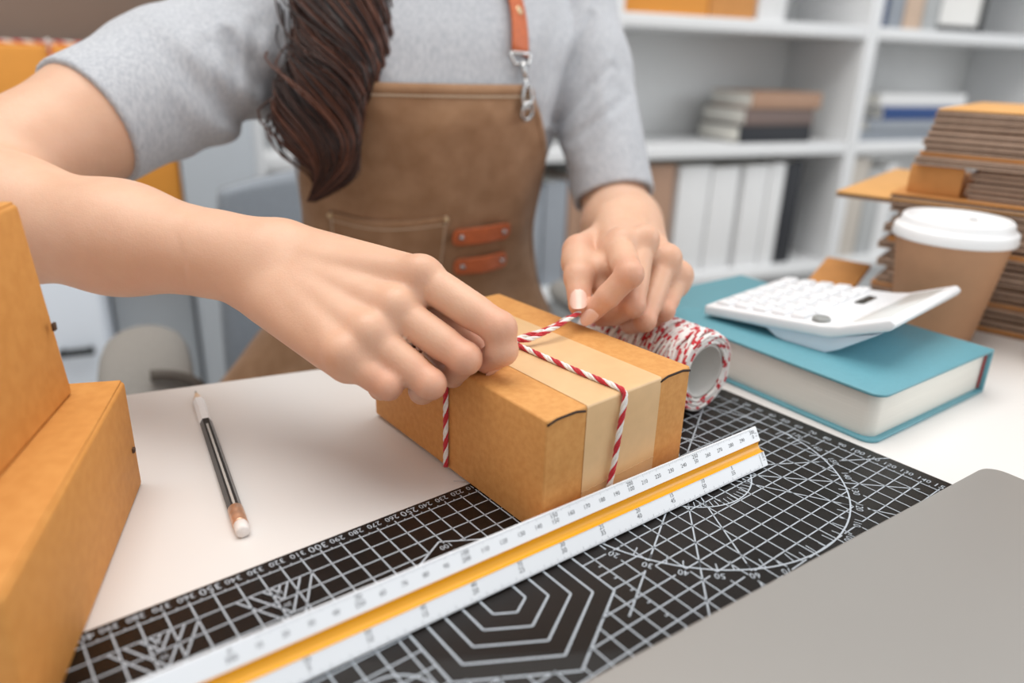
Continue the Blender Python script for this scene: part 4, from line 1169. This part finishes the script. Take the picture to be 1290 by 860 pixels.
for a_ in (anR, anL):
    def shoe(P, a_=a_):
        d = smin(cap(P, a_ + (0, 0, -10), a_ + (0, 0, -50), 36, 40), cap(P, a_ + (0, 0, -62), a_ + PF * 165 + (0, 0, -68), 36, 32), 25.0)
        return np.maximum(d, F32(FLOOR + 1) - P[:, 2])
    pp = np.array([a_, a_ + PF * 170, a_ - (0, 0, 95)])
    V_, Q_ = mesh_field(shoe, pp.min(0) - 55, pp.max(0) + 55, 6.0)
    field_object('shoe', V_, Q_, M['shoe'], pr)

# ---- apron: a canvas sheet laid round the trunk
def bib_right(dz): return math.radians(np.interp(dz, [-430, -360, -280, -200, -160, -120, -92], [26, 28, 32, 38, 45, 57, 67]))
def bib_left(dz): return math.radians(np.interp(dz, [-430, -360, -280, -200, -160, -120, -92], [186, 184, 178, 174, 164, 143, 128]))
def apron_off(phi, dz):
    flare = max(0.0, (-300 - dz) / 110.0)
    w = 1.6 * math.sin(phi * 7 + dz / 38.0) + 1.3 * math.sin(phi * 11 - dz / 25.0)
    w += 5.0 * math.exp(-((phi - 1.75) / .16) ** 2) * math.exp(-((dz + 128 + (phi - 1.75) * 90) / 22.0) ** 2)
    return 13.2 + w * min(1, max(0, (-95 - dz) / 30.0)) + 52 * flare ** 1.4 * (1 + .25 * math.sin(phi * 9))
def apron_pt(phi, dz, lift=0.0): return on_trunk(phi, dz, apron_off(phi, dz) + lift)
def sheet(fun, nu, nv, th=2.4):
    """fun(u, v, lift): a sheet with thickness"""
    vs = []
    for lift in (0.0, -th):
        for j in range(nv + 1):
            for i in range(nu + 1): vs.append(fun(i / nu, j / nv, lift))
    n1 = nu + 1; o = n1 * (nv + 1); fs = []
    for j in range(nv):
        for i in range(nu):
            a = j * n1 + i; fs.append((a, a + 1, a + n1 + 1, a + n1)); fs.append((o + a, o + a + n1, o + a + n1 + 1, o + a + 1))
    for i in range(nu):
        fs.append((i, o + i, o + i + 1, i + 1)); a = nv * n1 + i; fs.append((a, a + 1, o + a + 1, o + a))
    for j in range(nv):
        a = j * n1; fs.append((a, a + n1, o + a + n1, o + a)); a += nu; fs.append((a, o + a, o + a + n1, a + n1))
    return MB().add(vs, fs, 0, True)
AT, AB = -92.0, -425.0
def apron_fun(u, v, lift):
    dz = AT + (AB - AT) * v; r, l = bib_right(dz), bib_left(dz)
    return apron_pt(r + (l - r) * u, dz, lift)
ap = pr.part('apron', sheet(apron_fun, 90, 80), M['apron'], room=True, label='brown canvas bib apron')
def seam(pts, r=.7): return MB().tube(pts, r, 5)
def dashes(f, n, fill=.72, r=.6):
    g = MB()
    for k in range(n):
        g.tube([f((k + fill * q / 2) / n) for q in (0, 1, 2)], r, 5)
    return g
pr.part('hem_fold', sheet(lambda u, v, lift: apron_pt(bib_right(AT - 9 * v) + (bib_left(AT - 9 * v) - bib_right(AT - 9 * v)) * u, AT + .6 - 9 * v, lift + 1.8), 60, 2, 1.6), M['apron'], ap, room=True)
pr.part('stitching', dashes(lambda t: apron_pt(bib_right(-102) + .03 + (bib_left(-102) - bib_right(-102) - .06) * t, -101.5, 1.4), 46, r=.9), M['stitch'], ap, room=True, label='cream top stitching')
pr.part('stitching', dashes(lambda t: apron_pt(bib_right(-106 - 300 * t) + .05, -106 - 300 * t, .7), 60), M['apron'], ap, room=True)
# pocket
PK_L, PK_R = math.radians(148), math.radians(96)
def pk(u, v, lift): return apron_pt(PK_R + (PK_L - PK_R) * u, -208 - 86 * v - 5 * math.sin(math.pi * u), lift + 2.6)
pr.part('pocket', sheet(pk, 30, 16, 2.2), M['apron'], ap, room=True)
pr.part('stitching', dashes(lambda t: pk(t, .10, .4), 26), M['stitch'], ap, room=True, label='cream pocket stitching')
pr.part('stitching', dashes(lambda t: pk(.02, t, .4), 20), M['stitch'], ap, room=True, label='cream pocket stitching')
pr.part('stitching', dashes(lambda t: pk(.98, t, .4), 20), M['stitch'], ap, room=True, label='cream pocket stitching')
def frame_at(phi, dz, lift):
    p = apron_pt(phi, dz, lift); a = apron_pt(phi - .05, dz, lift) - p; a /= np.linalg.norm(a)
    u = apron_pt(phi, dz + 4, lift) - p; u -= a * (u @ a); u /= np.linalg.norm(u); return p, a, u, np.cross(a, u)
def stud(phi, dz, lift, r, h, mt, name, parent):
    p, a, u, n = frame_at(phi, dz, lift); n = n if n @ (CAM_C - p) > 0 else -n
    R_ = Matrix([[a[i], u[i], n[i]] for i in range(3)])
    return pr.part(name, MB().lathe([(0, h), (r * .6, h * .92), (r * .95, h * .5), (r, 0), (r, -1)], 16, R=R_, at=p), mt, parent, room=True)
for phi in (math.radians(147), math.radians(97)):
    stud(phi, -212, 4.8, 2.6, 1.4, M['brass'], 'rivet', ap)
for dz, p0, p1 in ((-231, math.radians(93.5), math.radians(66)), (-262, math.radians(91.5), math.radians(66))):
    def tab(u, v, lift, dz=dz, p0=p0, p1=p1):
        q = abs(2 * u - 1); rr = 1.0 if q < .86 else math.sqrt(max(.12, 1 - ((q - .86) / .14) ** 2))
        arch = 3.0 * math.exp(-((q) / .55) ** 2)
        return apron_pt(p0 + (p1 - p0) * u, dz + 8.5 * rr * (1 - 2 * v) + 1.5 * u, lift + 5.2 + arch)
    tb = pr.part('leather_tab', sheet(tab, 24, 8, 2.6), M['leather'], ap, room=True, label='orange tan leather tab')
    for f in (.13, .87): stud(p0 + (p1 - p0) * f, dz + 1.5 * f, 6.6, 2.7, 1.6, M['steel'], 'rivet', ap)
# straps
def strap_path(phi, dz): return on_trunk(phi, dz, 13.5)
def strap(phis, visible=True):
    pts = [(phis[0], -66), (phis[0] - .01, -50), (phis[1], -30), (phis[1], -10), (phis[1] + .02, 10), (phis[1] + .05, 26)]
    over = [strap_path(*q) for q in pts] 
    sgn = 1 if math.cos(phis[0]) > 0 else -1
    over += [PM + PLv * (72 * sgn) + PF * 20 + UPV * 68, PM + PLv * (66 * sgn) - PF * 30 + UPV * 66, PM + PLv * (60 * sgn) - PF * 82 + UPV * 20, PM + PLv * (40 * sgn) - PF * 100 - UPV * 70]
    P = smooth_path(over, 6.0); T = np.gradient(P, axis=0); T /= np.linalg.norm(T, axis=1)[:, None]
    vs = []; 
    for lift in (1.3, -1.3):
        for p, t in zip(P, T):
            n = p - (PM + UPV * (p[2] - PM[2]) - PF * 10); n[2] += 30 if p[2] > PM[2] + 20 else 0
            n -= t * (n @ t); n /= np.linalg.norm(n); s_ = np.cross(t, n)
            for k in (-1, -.9, .9, 1): vs.append(p + s_ * (10.5 * k) + n * (lift * (1 if abs(k) < 1 else .6)))
    m_ = len(P); fs = []
    for i in range(m_ - 1):
        for k in range(3):
            a = i * 4 + k; fs.append((a, a + 1, a + 5, a + 4)); b = a + 4 * m_; fs.append((b, b + 4, b + 5, b + 1))
        fs.append((i * 4, i * 4 + 4, 4 * m_ + i * 4 + 4, 4 * m_ + i * 4)); fs.append((i * 4 + 3, 4 * m_ + i * 4 + 3, 4 * m_ + i * 4 + 7, i * 4 + 7))
    fs += [(0, 4 * m_, 4 * m_ + 1, 1), (1, 4 * m_ + 1, 4 * m_ + 2, 2), (2, 4 * m_ + 2, 4 * m_ + 3, 3)]
    st = pr.part('strap', MB().add(vs, fs, 0, True), M['leather'], room=True, label='tan leather apron strap')
    def on_strap(i, h, r, mt, name):
        p, t = P[i], T[i]; n = p - (PM + UPV * (p[2] - PM[2])); n -= t * (n @ t); n /= np.linalg.norm(n)
        R_ = Matrix([[np.cross(t, n)[q], t[q], n[q]] for q in range(3)])
        pr.part(name, MB().lathe([(0, h), (r * .5, h * .9), (r * .95, h * .55), (r, 0), (r, -1)], 16, R=R_, at=p + n * 1.3), mt, st, room=True)
    on_strap(5, 1.6, 4.2, M['brass'], 'rivet'); on_strap(10, 1.2, 3.6, M['brass'], 'rivet')
    # metal loop, swivel and snap hook down to the eyelet
    p0 = P[0]; n = p0 - (PM + UPV * (p0[2] - PM[2])); n[2] = 0; n /= np.linalg.norm(n); s_ = np.cross(UPV, n)
    Q = lambda x, z, y=0.0: p0 + s_ * x + UPV * z + n * (y + 5.0 * min(1.0, max(0.0, -z / 22.0)))
    pr.part('strap_loop', MB().tube([Q(-12, 1), Q(12, 1), Q(12.4, -1), Q(9, -8), Q(-9, -8), Q(-12.4, -1), Q(-12, 1)], 1.7, 8), M['steel'], st, room=True, label='nickel strap loop')
    pr.part('swivel', MB().tube([Q(0, -7, 1), Q(0, -12, 2), Q(0, -20, 3)], [3.4, 2.6, 2.4], 10), M['steel'], st, room=True)
    pr.part('snap_hook', MB().tube([Q(0, -19, 3), Q(-1, -24, 4), Q(-5, -32, 5), Q(-5.5, -40, 5), Q(-1, -46, 6), Q(5, -43, 6), Q(6, -36, 5), Q(3, -27, 4.5), Q(0, -22, 4)], 1.8, 8), M['steel'], st, room=True, label='nickel snap hook')
    pr.part('eyelet', MB().tube([Q(6.5 * math.cos(a), -48 + 7.5 * math.sin(a), 6.2 + 1.6 * math.sin(a)) for a in np.linspace(0, 2 * math.pi, 25)], 2.2, 8, caps=False), M['steel'], ap, room=True)
strap((math.radians(71), math.radians(69.5)))
strap((math.radians(129), math.radians(129)))

# ---- hair: a long wavy lock over the right shoulder, and a cap of hair on the head
hr_rnd = random.Random(11)
cl = [(470, -330, 690, 60), (440, -230, 668, 66), (425, -120, 648, 70), (421, -30, 632, 68), (428, 40, 622, 64), (417, 95, 620, 65), (405, 145, 622, 58), (413, 188, 624, 45), (420, 218, 628, 28), (408, 240, 632, 16), (390, 256, 634, 5)]
CEN = np.array([J(x, y, d) for x, y, d, w in cl]); WID = np.array([w * d / FPX for x, y, d, w in cl])
tt_ = np.linspace(0, 1, len(cl))
def spl(A, t):
    A = np.asarray(A, float); n = len(A) - 1; x = t * n; i = np.clip(x.astype(int), 0, n - 1); f = x - i
    g = lambda k: A[np.clip(k, 0, n)]
    a, b, c, d = g(i - 1), g(i), g(i + 1), g(i + 2)
    f = f[:, None] if A.ndim > 1 else f
    return .5 * (2 * b + (c - a) * f + (2 * a - 5 * b + 4 * c - d) * f ** 2 + (-a + 3 * b - 3 * c + d) * f ** 3)
camx = CAM_R[0]; camn = CAM_R[2]
hv, hf, hs = [], [], []
NS = 26
for k in range(900):
    ra = math.sqrt(hr_rnd.random()); an = hr_rnd.uniform(0, 2 * math.pi)
    t1 = hr_rnd.choice((1.0, .98, .95, .92, .88, .84, .78)); t = np.linspace(0.0, t1, NS)
    c = spl(CEN, t); w = np.maximum(spl(WID, t), 2.0)
    twist = an + 3.6 * (t - .3) + .9 * np.sin(t * 9.0 + ra * 2) + hr_rnd.uniform(-.15, .15)
    wav = 1 + .10 * np.sin(t * 16 + an * 3)
    off = (np.cos(twist) * ra * wav * w)[:, None] * camx + (np.sin(twist) * ra * w * .50)[:, None] * camn
    if hr_rnd.random() < .05: off *= (1.16 + .22 * np.sin(t * 10 + an))[:, None]
    p = c + off
    if t1 > .95: p[-1] = p[-2] + (p[-1] - p[-2]) * .6
    T = np.gradient(p, axis=0); T /= np.linalg.norm(T, axis=1)[:, None]
    s_ = np.cross(T, camn); s_ /= np.linalg.norm(s_, axis=1)[:, None]; n_ = np.cross(T, s_)
    r = (.75 + .5 * hr_rnd.random()) * np.interp(t / t1, [0, .05, .8, 1], [1, 1, .9, .15]); sh = min(1, max(0, hr_rnd.gauss(.28, .22)))
    o = len(hv)
    for i in range(NS):
        for q in (0, 2.09, 4.19): hv.append(p[i] + s_[i] * r[i] * math.cos(q) + n_[i] * r[i] * math.sin(q)); hs.append(sh)
    for i in range(NS - 1):
        for q in range(3):
            hf.append((o + i * 3 + q, o + i * 3 + (q + 1) % 3, o + i * 3 + 3 + (q + 1) % 3, o + i * 3 + 3 + q))
# core of the lock, so that no light leaks through
core = MB(); t = np.linspace(0, .97, 40); cc = spl(CEN, t); ww = np.maximum(spl(WID, t), 2)
vs = []
for i in range(40):
    for q in range(14):
        a = 2 * math.pi * q / 14; vs.append(cc[i] + camx * ww[i] * .86 * math.cos(a) + camn * ww[i] * .40 * math.sin(a))
o = len(hv); hv += vs; hs += [0.0] * len(vs)
hf += [(o + i * 14 + q, o + i * 14 + (q + 1) % 14, o + (i + 1) * 14 + (q + 1) % 14, o + (i + 1) * 14 + q) for i in range(39) for q in range(14)]
hb = MB().add(hv, hf, 0, True)
ho = pr.part('hair_lock', hb, M['hair'], room=True, label='long wavy dark brown lock of hair')
at = ho.data.attributes.new('shade', 'FLOAT', 'POINT'); at.data.foreach_set('value', np.array(hs, dtype=F32))
def hair_cap(P):
    q = P - HC.astype(F32); x = q @ PLv.astype(F32); y = q @ PF.astype(F32); z = q[:, 2]
    r = np.sqrt((x / 84) ** 2 + ((y + 12) / 103) ** 2 + ((z - 24) / 97) ** 2) + 1e-6
    d = (r - 1) * 84 + 1.6 * np.sin(np.arctan2(x, y + 60) * 26)
    low = np.sqrt((x / 78) ** 2 + ((y + 62) / 46) ** 2 + ((z + 70) / 150) ** 2) + 1e-6
    d = smin(d, (low - 1) * 46, 20.0)
    face = np.sqrt((x / 56) ** 2 + ((y - 96) / 50) ** 2 + ((z + 24) / 86) ** 2) + 1e-6
    return smax(d, -(face - 1) * 50, 6.0)
HV, HQ = mesh_field(hair_cap, HC - np.array([150, 150, 235]), HC + np.array([150, 150, 135]), 4.5)
field_object('hair', HV, HQ, M['hair'], pr, attr={'shade': np.full(len(HV), .2)})

# ================================================================== office chair she sits on
CHR = math.atan2(PLv[1], PLv[0])
ch = Thing('office_chair', 'grey office chair behind the sitter with curved padded arms', 'chair', (*(PM - PF * 60)[:2], FLOOR), CHR)
# local: x = her left, y = behind her (when PF is -y)
ysg = 1.0 if (math.cos(CHR) * PF[1] - math.sin(CHR) * PF[0]) > 0 else -1.0     # +1: forward is +y
def Y(a): return a * ysg
def cbox(lo, hi, bev):
    a = (lo[0], Y(lo[1]), lo[2]); b = (hi[0], Y(hi[1]), hi[2]); return MB().box([min(p, q) for p, q in zip(a, b)], [max(p, q) for p, q in zip(a, b)], bev, 4)
ch.part('seat', cbox((-235, -190, 398), (235, 270, 448), 22), M['chair_fabric'])
def back(u, v, lift):
    x = -205 + 410 * u; z = 470 + 335 * v; bow = 45 * (2 * u - 1) ** 2
    cr = 60 * max(0, v - .82) ** 2 * 10 * (2 * u - 1) ** 2
    return (x * (1 - .10 * v * v), Y(-215 + bow - 30 * v + lift), z - cr)
ch.part('backrest', sheet(back, 24, 20, 34), M['chair_fabric'], label='curved grey-blue upholstered backrest')
ch.part('back_bar', MB().box((-28, min(Y(-262), Y(-240)), 400), (28, max(Y(-262), Y(-240)), 700), 6), M['chair_trim'])
ch.part('back_bar', MB().box((-28, min(Y(-262), Y(0)), 376), (28, max(Y(-262), Y(0)), 396), 5), M['chair_trim'])
for sx in (-1, 1):
    g = MB(); pts = []
    vs = []; nU, nV = 16, 14
    for i in range(nU + 1):
        u = i / nU; y = -150 + 240 * u; zc = 628 - 34 * max(0, u - .55) ** 2 * 4; e = math.sqrt(max(.04, 1 - abs(2 * u - 1) ** 3.2))
        for k in range(nV):
            a = 2 * math.pi * k / nV; vs.append((sx * 296 + 47 * e * math.cos(a), Y(y), zc + 21 * e * math.sin(a)))
    fs = [(i * nV + k, i * nV + (k + 1) % nV, (i + 1) * nV + (k + 1) % nV, (i + 1) * nV + k) for i in range(nU) for k in range(nV)]
    fs += [tuple(range(nV))[::-1], tuple(nU * nV + k for k in range(nV))]
    arm = ch.part('arm_pad', MB().add(vs, fs, 0, True), M['chair_pad'], label='taupe padded armrest')
    rim = [(sx * 296 - sx * 50 * math.sin(a), Y(48), 621 + 26 * math.cos(a)) for a in np.linspace(.1, 2.9, 14)]
    ch.part('arm_rim', MB().tube(rim, 6.5, 8), M['chair_trim'], arm, label='dark rim around the end of the armrest')
    ch.part('arm_post', MB().tube([(sx * 296, Y(60), 606), (sx * 306, Y(66), 560), (sx * 304, Y(30), 470), (sx * 275, Y(0), 405), (sx * 200, Y(0), 392)], [13, 14, 15, 15, 13], 10), M['chair_trim'])
ch.part('gas_column', MB().lathe([(34, 110), (34, 250), (22, 252), (22, 398)], 24), M['chair_metal'])
for k in range(5):
    a = math.radians(72 * k + 20); c, s_ = math.cos(a), math.sin(a)
    lg = ch.part('leg', MB().tube([(c * 25, s_ * 25, 122), (c * 160, s_ * 160, 100), (c * 300, s_ * 300, 74)], [26, 20, 15], 8), M['chair_trim'])
    ch.part('caster', MB().lathe([(0, -14), (26, -14), (30, -9), (30, 9), (26, 14), (0, 14)], 20, R=Matrix.Rotation(a, 3, 'Z') @ Matrix.Rotation(math.pi / 2, 3, 'X'), at=(c * 300, s_ * 300, 30.5)), M['lap_dark'], lg)
